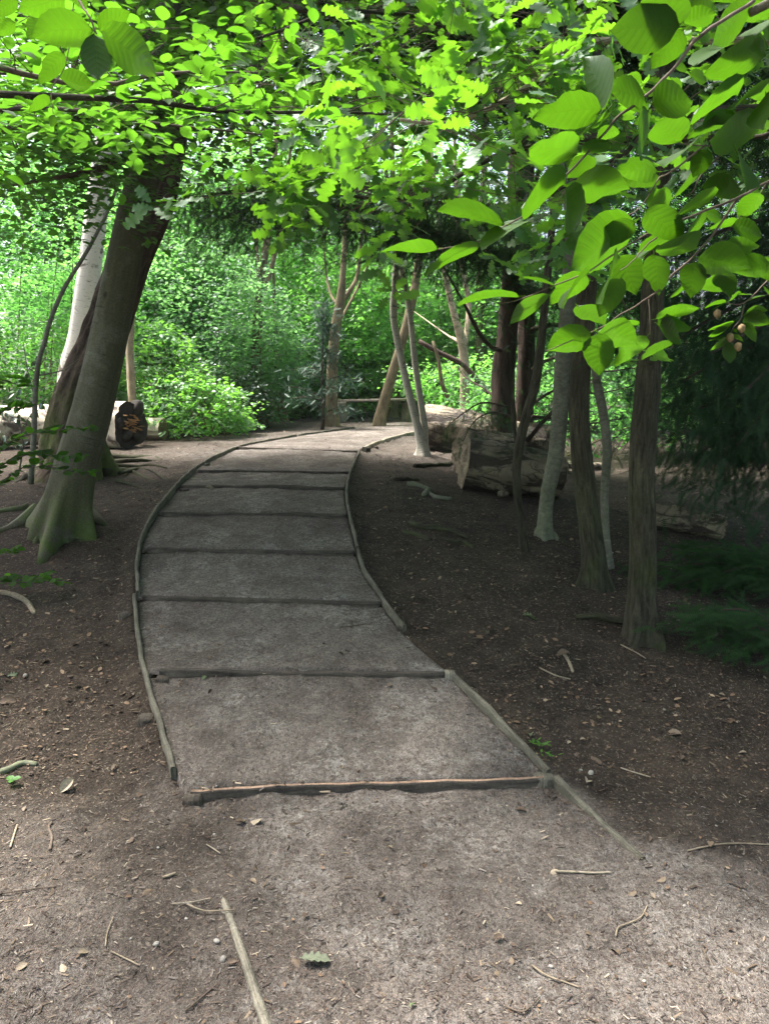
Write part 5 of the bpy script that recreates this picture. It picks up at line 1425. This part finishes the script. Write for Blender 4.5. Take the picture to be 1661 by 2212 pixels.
shrub('hazel_shrub', 'leafy mid green shrub at the far left under the dark foliage', W(60, 590, 13.0), (1.9, 1.0, 1.9), 760, 9, .26, (.07, .11), 'wood_leaf', 513, stems=8)
shrub('holly_shrub', 'glossy dark shrub low behind the brambles', W(480, 860, 13.6), (.9, .6, .6), 320, 9, .15, (.06, .09), 'holly_leaf', 514, stems=5)
shrub('hazel_shrub', 'low green undergrowth behind the bench', W(790, 880, 17.5), (2.2, .8, .7), 420, 9, .22, (.08, .12), 'wood_leaf', 515, stems=4)
shrub('hazel_shrub', 'low green undergrowth behind the stacked logs', W(1010, 830, 14.5), (1.6, .8, .5), 340, 9, .22, (.07, .11), 'lime_leaf', 516, stems=4)
shrub('hazel_shrub', 'low leafy undergrowth beyond the right hand trunks', W(1250, 860, 11.5), (1.8, .8, .6), 420, 9, .2, (.06, .1), 'wood_leaf', 517, stems=4)
shrub('hazel_shrub', 'dim undergrowth at the far right behind the dark yew', W(1560, 850, 12.5), (2.2, .9, .9), 420, 9, .24, (.07, .11), 'wood_leaf', 518, stems=4)
shrub('hazel_shrub', 'leafy shrub right of the small upright yew', W(760, 700, 16.4), (1.2, .8, 1.5), 560, 9, .24, (.08, .12), 'lime_leaf', 519, stems=3)
shrub('hazel_shrub', 'tall leafy shrub behind the white birch', W(150, 690, 14.6), (1.5, .9, 1.2), 620, 9, .24, (.07, .11), 'wood_leaf', 520, stems=3)
shrub('hazel_shrub', 'bright leafy shrub above the bramble bank', W(330, 640, 15.2), (1.4, .9, 1.3), 620, 9, .24, (.08, .12), 'lime_leaf', 521, stems=3)
BG = [  # label, px, py, Y, radii, n, size, mat
 ('pale green tree crown above the bramble bank', 360, 560, 16.0, (1.9, 1.2, 2.2), 900, (.09, .13), 'wood_leaf'),
 ('bright green young tree behind the forked tan tree', 660, 680, 18.5, (2.0, 1.4, 2.4), 900, (.10, .15), 'lime_leaf'),
 ('fresh green tree behind the bench', 830, 720, 20.0, (2.2, 1.4, 2.4), 900, (.10, .15), 'lime_leaf'),
 ('fresh layered tree in the gap above the stacked logs', 985, 690, 17.5, (1.9, 1.4, 2.2), 900, (.09, .14), 'lime_leaf'),
 ('soft green tree filling the gap between the yew trunks', 1130, 700, 18.0, (2.2, 1.4, 2.4), 800, (.10, .14), 'wood_leaf'),
 ('tall green tree above the small upright yew', 620, 470, 21.0, (2.6, 1.6, 2.4), 450, (.11, .16), 'wood_leaf'),
 ('tall green tree high at the far left', 40, 420, 18.5, (2.6, 1.6, 2.4), 1000, (.10, .15), 'wood_leaf'),
 ('tall tree crown at the top left corner', 60, 150, 20.0, (3.6, 1.8, 2.6), 550, (.09, .14), 'wood_leaf'),
 ('dark leafed tree crown top left of centre', 420, 180, 18.0, (3.0, 1.7, 2.4), 450, (.08, .13), 'beech_leaf_mass'),
 ('leafy tree crown at the top centre behind the oak', 740, 130, 19.0, (3.2, 1.7, 2.5), 450, (.09, .13), 'beech_leaf_mass'),
 ('tall green tree crown top right behind the oak', 1120, 180, 18.0, (3.2, 1.7, 2.6), 500, (.09, .14), 'wood_leaf'),
 ('tall green tree crown at the top right corner', 1500, 200, 13.0, (2.6, 1.5, 2.4), 900, (.09, .14), 'wood_leaf'),
 ('leafy young tree low behind the bramble bank', 300, 700, 15.0, (1.6, 1.0, 1.3), 700, (.08, .12), 'wood_leaf'),
 ('leafy young tree low between the multi stemmed and forked tan trees', 640, 800, 17.0, (1.5, 1.0, 1.3), 700, (.09, .13), 'wood_leaf'),
 ('light green young tree low behind the forked tan tree', 760, 790, 18.5, (1.6, 1.0, 1.4), 700, (.09, .13), 'lime_leaf'),
 ('light green young tree low behind the leaning tan tree', 900, 790, 19.0, (1.5, 1.0, 1.4), 700, (.09, .13), 'lime_leaf'),
 ('light green young tree low right of the cream forked tree', 1060, 780, 18.0, (1.6, 1.0, 1.4), 700, (.09, .13), 'lime_leaf'),
 ('mid green young tree behind the grey and dark right hand trunks', 1260, 700, 16.0, (1.8, 1.1, 1.6), 700, (.09, .13), 'wood_leaf'),
 ('distant green tree between the bench and the twin stems', 880, 540, 24.0, (3.0, 1.8, 3.0), 900, (.13, .18), 'lime_leaf'),
 ('distant tree behind the multi stemmed tree', 500, 600, 23.0, (3.0, 1.8, 3.6), 900, (.13, .18), 'lime_leaf'),
 ('distant tree behind the white birch', 200, 560, 22.0, (3.2, 1.8, 3.4), 900, (.13, .18), 'wood_leaf'),
 ('distant tree far right behind the dark yew', 1450, 650, 20.0, (3.4, 1.8, 3.6), 900, (.12, .18), 'wood_leaf')]
for k_, (lab, px, py, Y, rad, n, size, mt) in enumerate(BG):
    c = W(px, py, Y)
    t = shrub('background_tree', lab, c, rad, int(n * 1.5), 9, .30 * Y / 16, size, mt, 600 + k_, cat='tree', tilt=.22, jitter=.4, shell=.2, stems=2)
    g = gz1(c[0], c[1])
    P = np.array([(c[0], c[1], g - .1), (c[0] + .1, c[1], (g + c[2]) / 2), (c[0], c[1], c[2] + rad[2] * .7)])
    limb(t, P, .055, .02, M['tan_bark'], 'trunk', 10, seed=k_)

# far wood that reads as one mass
r = np.random.default_rng(700)
def ring(n, r0, r1, a0, a1, z1, bias=1.):
    a = r.uniform(a0, a1, n); q = r.uniform(r0, r1, n)
    x, y = q * np.sin(a), q * np.cos(a)
    return np.stack([x, y, ground_base(x, y) + z1 * r.random(n) ** bias], 1)
cen = np.vstack([ring(3400, 38, 45, -.75, .75, 21), ring(2000, 22, 36, .75, 2.3, 16), ring(2400, 34, 46, -2.3, -.75, 17), ring(1500, 18, 28, 2.3, 3.98, 14)])
ok = fbm(cen[:, 0] * .25, cen[:, 1] * .25, cen[:, 2] * .25, seed=4) > -.55
cen = cen[ok]
pos, dd, nn = sprays(r, cen, 8, .9, tilt=.3, jitter=.5)
leaf_mass('woodland', T_QUAD, pos, dd, nn, r.uniform(.24, .42, len(pos)), M['lime_leaf'], r=r)

# ---- sapling stems and low sprays at the left edge
b = on_ground(68, 1048)
gs = thing('sapling', 'thin grey sapling stem curving up right, left of the leaning beech', 'sapling', b)
limb(gs, np.vstack([[b], px_line([(72, 980), (76, 900), (82, 810), (100, 730), (130, 640), (180, 552), (230, 465), (262, 380)], b[1])]), .026, .012, M['grey_bark'], 'trunk', 10, seed=2)
limb(gs, px_line([(82, 810), (110, 806), (140, 798), (170, 775)], b[1]), .008, .003, M['grey_bark'], 'branch', 6, seed=3)
limb(gs, px_line([(78, 870), (60, 800), (50, 740)], b[1]), .006, .003, M['grey_bark'], 'branch', 6, seed=4)
def leafy_sprays(t, spots, Y, n, size, mat_meshes, seed, rad=.12):
    r = np.random.default_rng(seed)
    for px, py in spots:
        c = at(px, py, Y)
        for _ in range(n):
            p = c + r.normal(0, 1, 3) * np.array([rad, rad, .02])
            put_leaf(mat_meshes[r.integers(len(mat_meshes))], t, p, np.array([r.normal(), r.normal(), -.1]), np.array([0, 0, 1.]) + r.normal(0, .25, 3), r.uniform(*size))
b = on_ground(-60, 1060); Ys = 4.6
ls = thing('beech_sapling', 'low beech sapling whose leaf sprays cross the leaning trunk', 'sapling', (-2.75, Ys, gz1(-2.75, Ys)))
stp = np.array([(-2.75, Ys, gz1(-2.75, Ys)), (-2.7, Ys, .7), (-2.65, Ys, 1.3), (-2.6, Ys, 1.75)])
limb(ls, stp, .018, .006, M['twig_bark'], 'trunk', 8, seed=2)
arms = [[(-2.7, Ys, .95), at(40, 945, Ys), at(120, 930, Ys), at(195, 925, Ys)], [(-2.72, Ys, .8), at(40, 985, Ys), at(110, 985, Ys), at(170, 990, Ys)], [(-2.72, Ys, .65), at(50, 1010, Ys), at(120, 1015, Ys), at(195, 1022, Ys)], [(-2.68, Ys, 1.1), at(0, 890, Ys), at(60, 880, Ys)], [(-2.68, Ys, 1.2), at(0, 820, Ys), at(50, 835, Ys)]]
r = np.random.default_rng(90)
for k_, a_ in enumerate(arms):
    a_ = np.array(a_); limb(ls, a_, .007, .002, M['twig_bark'], 'branch', 5, seed=k_)
    q = smooth_path(a_, 30)[9:]
    for p in q:
        for s_ in (-1, 1):
            put_leaf(MIDB[r.integers(3)], ls, p, unit(q[-1] - q[0]) * .6 + np.array([0, s_ * 1., 0]) + r.normal(0, .25, 3), np.array([0, -.35, 1.]) + r.normal(0, .32, 3), r.uniform(.06, .09))
Ys2 = on_ground(40, 1260)[1]
b = on_ground(-40, 1290)
ls2 = thing('beech_sapling', 'tiny beech seedling sprays poking in at the left edge, mid height', 'sapling', b)
for k_, a_ in enumerate([[b, at(-20, 1250, b[1]), at(40, 1245, b[1]), at(130, 1256, b[1])], [b, at(-30, 1210, b[1]), at(0, 1195, b[1]), at(38, 1188, b[1])], [b, at(-20, 1260, b[1]), at(60, 1258, b[1] - .1), at(100, 1238, b[1] - .1)]]):
    a_ = np.array(a_); limb(ls2, a_, .005, .0015, M['twig_bark'], 'branch', 5, seed=k_)
    q = smooth_path(a_, 16)[6:]
    for p in q:
        for s_ in (-1, 1):
            put_leaf(MIDB[r.integers(3)], ls2, p, unit(q[-1] - q[0]) * .7 + np.array([0, s_ * 1., 0]) + r.normal(0, .25, 3), np.array([0, -.35, 1.]) + r.normal(0, .32, 3), r.uniform(.05, .075))
# holly like sprig with dark leaves before the white log
b = on_ground(40, 1030); b[1] = b[1]
hs = thing('holly_sapling', 'small dark leafed sapling before the white log at the left edge', 'sapling', b)
HOL = [mesh_data('holly_leaf', *tri_fan_leaf([(.15, .14), (.35, .24), (.5, .26), (.7, .2), (.88, .1)], .2, .2), True, None, None, [leaf_mat('holly_single', (.02, .05, .02), (.06, .14, .02), obj_random=True, gloss=.2, rough=.3, mix_t=.3)])]
for k_, a_ in enumerate([[b, at(50, 960, b[1]), at(40, 900, b[1]), at(30, 850, b[1])], [at(45, 930, b[1]), at(70, 890, b[1]), at(90, 870, b[1])], [at(42, 910, b[1]), at(10, 890, b[1]), at(-10, 870, b[1])], [at(52, 970, b[1]), at(20, 950, b[1]), at(0, 930, b[1])], [at(35, 860, b[1]), at(60, 800, b[1]), at(90, 770, b[1])]]):
    a_ = np.array(a_); limb(hs, a_, .010 if k_ == 0 else .005, .002, M['grey_bark'], 'branch', 5, seed=k_)
    q = smooth_path(a_, 14)[3:]
    for p in q:
        put_leaf(HOL[0], hs, p, r.normal(0, 1, 3) + np.array([0, 0, -.3]), np.array([0, -.4, 1.]) + r.normal(0, .5, 3), r.uniform(.06, .09))

# ================================================================== SMALL THINGS ON THE GROUND
def scatter(n, ymin, ymax, wide=.62):
    u = r.random(n); y = 1 / (1 / ymin + u * (1 / ymax - 1 / ymin))
    x = r.uniform(-wide, wide, n) * y
    return x, y
r = np.random.default_rng(801)
M['bank_chips'] = ramp_mat('bank_chips', [(0, (.014, .010, .008)), (.35, (.04, .028, .019)), (.65, (.08, .058, .040)), (.88, (.13, .098, .067)), (.97, (.22, .175, .125)), (1., (.36, .30, .22))])
T_CHIP = (np.array([(0, -.12, 0), (1, -.08, .03), (1, .08, .03), (0, .12, 0), (.5, 0, .1)], float), np.array([(0, 1, 4), (1, 2, 4), (2, 3, 4), (3, 0, 4)]))
def litter(name, x, y, med, mat, lo, hi, grow=.12):
    n = len(x); z = surf_z(x, y) + .003
    a_ = r.random(n) * 2 * np.pi
    dd = np.stack([np.cos(a_), np.sin(a_), r.normal(0, .2, n)], 1); nn = np.array([0, 0, 1.]) + r.normal(0, .4, (n, 3))
    sz = np.clip(r.lognormal(math.log(med), .5, n), lo, hi) * (1 + grow * y)
    leaf_mass(name, T_CHIP, np.stack([x, y, z], 1), dd, nn, sz, M[mat], r=r)
x, y = scatter(46000, 1.45, 12)
onpath = ((x > xl(y)) & (x < xr(y)) & (y > KY[0])) | ((y < KY[0]) & (r.random(len(x)) < .75))
litter('path_grit', x[onpath], y[onpath], .0055, 'chips', .003, .02)
x, y = scatter(95000, 1.5, 13, .72)
bank = ~((x > xl(y)) & (x < xr(y)) & (y > KY[0])) & (r.random(len(x)) < np.where(x > -.75, .07, .22) * (1 - sst(2.3, 3.3, y)) + sst(2.3, 3.3, y)) & ((fbm(x * 2.5, y * 2.5, seed=77) + r.normal(0, .5, len(x))) > -.5)
litter('bank_litter', x[bank], y[bank], .0075, 'bank_chips', .004, .03)
# dry leaves too many to count, off the path
x, y = scatter(34000, 1.6, 14, .75)
inside = (x > xl(y) - .05) & (x < xr(y) + .05) & (y > KY[0] - .3)
fore = y < KY[0] + .1
prob = np.where(inside, .012 + .09 * (np.minimum(x - xl(y), xr(y) - x) < .16), np.where(fore, .012, np.clip(.45 + .5 * (x > 0) * sst(4, 6, y) + .4 * sst(6.5, 9, y), 0, 1)))
k_ = r.random(len(x)) < prob
x, y = x[k_], y[k_]
z = surf_z(x, y) + .006
a_ = r.random(len(x)) * 6.283
dd = np.stack([np.cos(a_), np.sin(a_), r.normal(0, .25, len(x))], 1); nn = np.array([0, 0, 1.]) + r.normal(0, .4, (len(x), 3))
leaf_mass('dead_leaves', T_BEECH, np.stack([x, y, z], 1), dd, nn, np.clip(r.lognormal(-3.95, .4, len(x)), .009, .045) * np.where(y < 3.2, .6, 1), M['dead_leaf'], r=r)

def stick(label, pxs, r0, mat='stick', lift=.006, name='stick', group=None, seed=0, cat='stick'):
    if cat == 'stick' and r0 < .008: r0 = r0 * .75
    P = np.array([on_surf(*p) for p in pxs]); P[:, 2] += lift
    n = max(10, len(pxs) * 7); P = smooth_path(P, n)
    P[:, 2] = np.maximum(P[:, 2], surf_z(P[:, 0], P[:, 1]) + r0 * .3)
    V, F, UV = tube(P, np.interp(np.linspace(0, 1, n), [0, .1, .9, 1], [r0 * .8, r0, r0 * .85, r0 * .6]), 8, lambda th, s, rr_, Q: .15 * r0 * fbm(np.cos(th), np.sin(th), s * 40, seed=seed, o=2))
    o = tube_mesh(name, V, F, UV, M[mat], org=P[n // 2])
    return tag(o, label, cat, group)
stick('pale stick with a dark end lying in the foreground on the right', [(1198, 1887), (1240, 1888), (1280, 1890), (1320, 1889)], .0055, 'pale_twig', seed=1)
stick('long thin twig at the right edge of the foreground', [(1485, 1842), (1530, 1832), (1580, 1826), (1640, 1828), (1680, 1830)], .004, 'stick', seed=2)
stick('wavy thin twig in the lower right foreground', [(1330, 2027), (1336, 2008), (1360, 1998), (1385, 1985), (1398, 1960)], .0035, seed=3)
stick('slanting twig near the bottom right of centre', [(1148, 2090), (1180, 2112), (1215, 2125), (1250, 2138)], .0035, seed=4)
stick('thin twig across the sunken round pole', [(405, 1962), (440, 1976), (475, 1976), (508, 1974)], .0035, seed=5, lift=.012)
stick('crossing straw thin twig left of the round pole', [(372, 1957), (410, 1954), (455, 1945)], .003, 'pale_twig', seed=6)
stick('short stick upright on the left edge of the foreground', [(22, 1835), (30, 1810), (38, 1785)], .0055, seed=7)
stick('dark bent root like stick left of the nearest step', [(108, 1840), (112, 1815), (106, 1790), (112, 1780)], .007, 'twig_bark', seed=8)
stick('small pale twig below the left end of the nearest step', [(446, 1828), (462, 1838), (476, 1848)], .003, 'pale_twig', seed=9)
stick('forked thin twig on the lower left ground', [(228, 2050), (232, 2020), (245, 1985)], .003, seed=10)
stick('long thin twig along the lower left edge', [(0, 1935), (50, 1928), (120, 1920)], .0035, 'twig_bark', seed=11)
stick('twig lying below the round pole near the bottom edge', [(400, 2190), (430, 2165), (470, 2130)], .0035, 'twig_bark', seed=12)
stick('thin twig pointing down right near the lower left', [(240, 2060), (270, 2075), (300, 2090)], .003, seed=13)
stick('crooked stick on the shaded bank right of the second step', [(1218, 1415), (1230, 1435), (1237, 1455)], .009, seed=14)
stick('long twig beside the crooked stick on the shaded bank', [(1165, 1445), (1200, 1462), (1232, 1470)], .006, seed=15)
stick('pale straight twig on the bank right of the nearest step', [(1340, 1662), (1370, 1672), (1405, 1682)], .004, 'pale_twig', seed=16)
stick('thin branch on the dark soil near the thickest trunk', [(1340, 1395), (1370, 1410), (1395, 1425)], .005, seed=17)
stick('fallen branch on the left bank below the seedling', [(0, 1282), (30, 1288), (58, 1302), (75, 1328)], .018, 'stick', seed=18)
stick('grey root like branch low on the left bank', [(0, 1672), (25, 1662), (50, 1652), (80, 1655)], .014, 'grey_bark', seed=19)
stick('dark twig on the third tread of the path', [(735, 1357), (765, 1354), (790, 1350)], .004, 'twig_bark', seed=20)
stick('thin dark twig curving near the bottom centre right', [(1090, 2118 + 60), (1120, 2190), (1140, 2185), (1165, 2160)], .003, 'twig_bark', seed=21)
stick('short brown chip like stick left of the round pole', [(352, 1900), (365, 1896), (380, 1890)], .006, seed=22)
# exposed roots on the right bank
for k_, (pxs, r0, lab) in enumerate([
    ([(885, 1130), (905, 1138), (940, 1142), (985, 1152), (1010, 1165)], .025, 'long exposed root crossing the shaded soil right of the steps'),
    ([(870, 1150), (900, 1158), (930, 1168)], .022, 'short dark exposed root just below the long one'),
    ([(880, 1048), (905, 1052), (930, 1062), (915, 1072)], .03, 'grey exposed root below the twin stemmed tree'),
    ([(925, 1066), (945, 1076), (975, 1078)], .022, 'small exposed root beside the grey one'),
    ([(940, 1160), (975, 1170), (1000, 1172), (1025, 1186)], .014, 'thin exposed root lowest on the shaded slope'),
    ([(850, 1038), (880, 1035), (905, 1038)], .018, 'flat dark root at the foot of the upper right bank'),
    ([(895, 1010), (940, 1008), (985, 1002)], .03, 'dark damp root by the big log end')]):
    stick(lab, pxs, r0, 'grey_bark' if k_ in (2, 3) else 'dark_bark', lift=-.002, name='exposed_root', seed=60 + k_, cat='root', group='exposed roots on the right bank')
# single fallen leaves
FL = [mesh_data('fallen_leaf', *tri_fan_leaf([(.15, .18), (.35, .28), (.55, .32), (.75, .24), (.9, .12)], f, d), True, None, None, [M['dead_leaf_one']]) for f, d in ((.3, .3), (-.25, .2), (.5, -.2))]
FO = [mesh_data('fallen_oak_leaf', *tri_fan_leaf([(.12, .05), (.22, .2), (.28, .1), (.42, .3), (.48, .14), (.62, .34), (.68, .16), (.82, .24), (.92, .13)], .35, .25), False, None, None, [M['fresh_fallen']])]
def fallen(name, label, px, py, size, me, cat='leaf', group=None, ang=None, lift=.01):
    p = on_surf(px, py); a = r.random() * 6.28 if ang is None else ang
    o = link(name, me); p[2] += lift
    d = np.array([math.cos(a), math.sin(a), 0]); n = unit(np.array([r.normal(0, .25), r.normal(0, .25) - .15, 1.])); d = unit(d - n * np.dot(d, n)); s = np.cross(n, d)
    p = p - d * size * .5
    o.matrix_world = Matrix([[d[0]*size, s[0]*size, n[0]*size, p[0]], [d[1]*size, s[1]*size, n[1]*size, p[1]], [d[2]*size, s[2]*size, n[2]*size, p[2]], [0, 0, 0, 1]])
    return tag(o, label, cat, group)
M['pale_fallen'] = ramp_mat('pale_fallen', [(0, (.11, .125, .085)), (1., (.14, .155, .11))], obj_random=True, rough=.5)
FP = mesh_data('fallen_oak_leaf', *tri_fan_leaf([(.12, .05), (.2, .2), (.28, .1), (.42, .26), (.48, .12), (.62, .28), (.68, .14), (.82, .22), (.92, .1)], .15, .1), False, None, None, [M['pale_fallen']])
fallen('fallen_oak_leaf', 'jagged curled pale leaf lying alone near the bottom centre', 680, 2084, .085, FP, ang=.05, lift=.02)
fallen('fallen_leaf', 'cream crumpled leaf below the nearest step, left one of a pair', 521, 1780, .05, FL[0], ang=.5)
fallen('fallen_leaf', 'cream crumpled leaf below the nearest step, right one of a pair', 549, 1776, .06, FL[1], ang=2.9)
fallen('fallen_leaf', 'tan leaf on the soil at the left edge beside the long edging plank', 18, 1518, .075, FL[0], ang=.4)
fallen('fallen_leaf', 'tan leaf higher up the left bank, near the dark hollow', 98, 1430, .07, FL[1], ang=2.2)
fallen('fallen_leaf', 'buff leaf lying left of the nearest step peg', 145, 1705, .065, FL[2], ang=1.1)
fallen('fallen_leaf', 'brown leaf lying alone on the bank at the right of the second tread', 1455, 1588, .065, FL[0], ang=2.9)
fallen('fallen_leaf', 'pale tan leaf on the dark soil near the crooked stick', 1215, 1420, .07, FL[2], ang=.3)
fallen('fallen_leaf', 'orange brown leaf low on the right bank', 1290, 1645, .055, FL[1], ang=2.5)
fallen('fallen_leaf', 'light leaf between the two right hand sticks', 1270, 1690, .05, FL[0], ang=1.)
fallen('fallen_oak_leaf', 'green fallen leaf beside the right edging, second tread', 1145, 1590, .05, FO[0], ang=1.5)
fallen('fallen_oak_leaf', 'green leaf on the shaded soil above the second step', 1145, 1335, .10, FO[0], ang=.2)
fallen('fallen_oak_leaf', 'yellow green leaf on the second tread', 442, 1468, .045, FO[0], ang=1.2)
fallen('fallen_oak_leaf', 'green leaf on the left bank below the seedling', 28, 1463, .055, FO[0], ang=.4)
fallen('fallen_leaf', 'pale scrap of leaf on the tread under the sixth step', 455, 1056, .09, FL[0], ang=.2)
fallen('fallen_oak_leaf', 'tiny green leaf near the bottom edge, right of centre', 890, 2178, .025, FO[0], ang=1.)
MARKS = {'the black peg of the nearest step': (417, 1716), 'the right end of the nearest step': (1176, 1676), 'the sunken round pole': (530, 2080), 'the pale foreground stick': (1258, 1888),
         'the wavy lower right twig': (1360, 1998), 'the long twig at the right edge': (1580, 1828), 'the jagged pale leaf': (680, 2084), 'the thickest dark trunk': (1385, 1376), 'the foot of the bending dark trunk': (1285, 1264),
         'the crooked bank stick': (1230, 1435), 'the foot of the leaning beech': (140, 1150), 'the long left edging plank': (320, 1480), 'the forked lower left twig': (232, 2020), 'the grey branch on the left bank': (40, 1660),
         'the bright feathery seedling': (1166, 1618), 'the short upright stick': (30, 1810), 'the slanting bottom twig': (1200, 2115), 'the long exposed root': (940, 1145), 'the half buried edging plank': (1290, 1770), 'the brown leaf on the right bank': (1455, 1588)}
RANK = ('nearest', 'second nearest', 'third nearest', 'fourth nearest', 'fifth nearest', 'sixth nearest', 'seventh nearest', 'eighth nearest')
def place_labels(spots, what):
    """which one: rank by distance on a named side of the closest landmark"""
    rec = []
    for i, (px, py) in enumerate(spots):
        m = min(MARKS, key=lambda q: math.hypot(px - MARKS[q][0], py - MARKS[q][1])); dx, dy = px - MARKS[m][0], py - MARKS[m][1]
        side = ('right of' if dx > 0 else 'left of') if abs(dx) > abs(dy) else ('below' if dy > 0 else 'above')
        rec.append((m, side, math.hypot(dx, dy), i))
    out = [''] * len(spots)
    for m, side in {q[:2] for q in rec}:
        for k, q in enumerate(sorted([q for q in rec if q[:2] == (m, side)], key=lambda q: q[2])): out[q[3]] = '%s, %s %s %s' % (what, RANK[min(k, 7)], side, m)
    return out
r = np.random.default_rng(33)
spots = []
while len(spots) < 64:
    px, py = r.uniform(20, 1640), 1190 + 980 * r.random() ** 1.3
    q = on_surf(px, py)
    if xl(q[1]) < q[0] < xr(q[1]) and q[1] > KY[0] - .5 and r.random() < .85: continue
    spots.append((px, py))
for k_, ((px, py), lab) in enumerate(zip(spots, place_labels(spots, 'small dry leaf'))):
    fallen('fallen_leaf', lab, px, py, r.uniform(.02, .042), FL[k_ % 3], group='small dry leaves on the ground', lift=.007)
# stones
def stone_mesh(seed):
    rr_ = np.random.default_rng(seed); V = []; F = []
    m, n = 5, 9
    for i in range(m + 1):
        ph = np.pi * i / m
        for j in range(n):
            a = 2 * np.pi * j / n; k = 1 + rr_.normal(0, .08) * math.sin(ph)
            V.append((math.sin(ph) * math.cos(a) * k, .75 * math.sin(ph) * math.sin(a) * k, .55 * math.cos(ph)))
    for i in range(m):
        for j in range(n): F.append((i*n+j, (i+1)*n+j, (i+1)*n+(j+1) % n, i*n+(j+1) % n))
    return mesh_data('stone', np.array(V), np.array(F), True, None, None, [M['stone']])
ST = [stone_mesh(s) for s in (1, 2, 3)]
def stone(label, px, py, size, group=None):
    p = on_surf(px, py); o = link('stone', ST[r.integers(3)]); o.location = (p[0], p[1], p[2] + size * .15); o.scale = (size / 2,) * 3; o.rotation_euler = (r.normal(0, .2), r.normal(0, .2), r.random() * 6)
    return tag(o, label, 'stone', group)
stone('grey stone left of the sunken round pole', 482, 2075, .024)
stone('dark round stone on the lower left ground', 338, 2042, .022)
stone('tan stone beside the grey one by the round pole', 468, 2020 + 16, .022)
stone('pale pebble on the left bank beside the long edging plank', 55, 1461, .03)
stone('white pebble on the bank right of the nearest step', 1255, 1665, .015)
stone('larger pale stone right of the nearest step', 1276, 1672, .03)
spots = [(r.uniform(20, 1640), r.uniform(1700, 2190)) for _ in range(30)]
for (px, py), lab in zip(spots, place_labels(spots, 'tiny pebble')):
    stone(lab, px, py, r.uniform(.007, .015), 'pebbles in the foreground earth')
# seedlings
def seedling(label, px, py, n, size, h, seed):
    rr_ = np.random.default_rng(seed); p = on_surf(px, py)
    t = thing('seedling', label, 'seedling', p)
    V, F, UV = tube(np.array([p - [0, 0, .02], p + [0, 0, h * .5], p + [0, 0, h]]), [.0015, .0012, .001], 5)
    tube_mesh('stem', V, F, UV, M['twig_bark'], t)
    me = mesh_data('seedling_leaf', *tri_fan_leaf([(.2, .12), (.5, .18), (.8, .1)]), True, None, None, [M['sprout']]) if n > 5 else mesh_data('seedling_leaf', *tri_fan_leaf([(.15, .25), (.4, .4), (.7, .35), (.9, .15)]), True, None, None, [M['sprout']])
    for k_ in range(n):
        a = k_ * 2.4; put_leaf(me, t, p + np.array([rr_.normal(0, .02) * (n > 5), rr_.normal(0, .012) * (n > 5), h * (.6 + .4 * rr_.random())]), np.array([math.cos(a), math.sin(a), .2]), np.array([0, 0, 1.]) + rr_.normal(0, .3, 3), size * rr_.uniform(.7, 1.1))
seedling('bright green feathery seedling against the right edging plank', 1166, 1618, 16, .035, .03, 1)
seedling('dim green feathery seedling just below the bright one', 1180, 1640, 12, .03, .02, 2)
seedling('single green sprout with broad leaf at the lower left edge', 27, 1693, 3, .04, .02, 3)

# ------------------------------------------------------------------ faint haze volume, added to lift the dark background
m, nt, out = new_mat('haze'); pv = nt.nodes.new('ShaderNodeVolumePrincipled')
pv.inputs['Color'].default_value = (.85, .95, .9, 1); pv.inputs['Density'].default_value = .0006; pv.inputs['Anisotropy'].default_value = .2
nt.links.new(pv.outputs[0], out.inputs['Volume'])
hv = np.array([(x_, y_, z_) for z_ in (-3, 27) for y_ in (-120, 460) for x_ in (-160, 160)], float)
mk('haze', hv, np.array([(0, 2, 3, 1), (4, 5, 7, 6), (0, 1, 5, 4), (2, 6, 7, 3), (0, 4, 6, 2), (1, 3, 7, 5)]), m, kind='stuff')
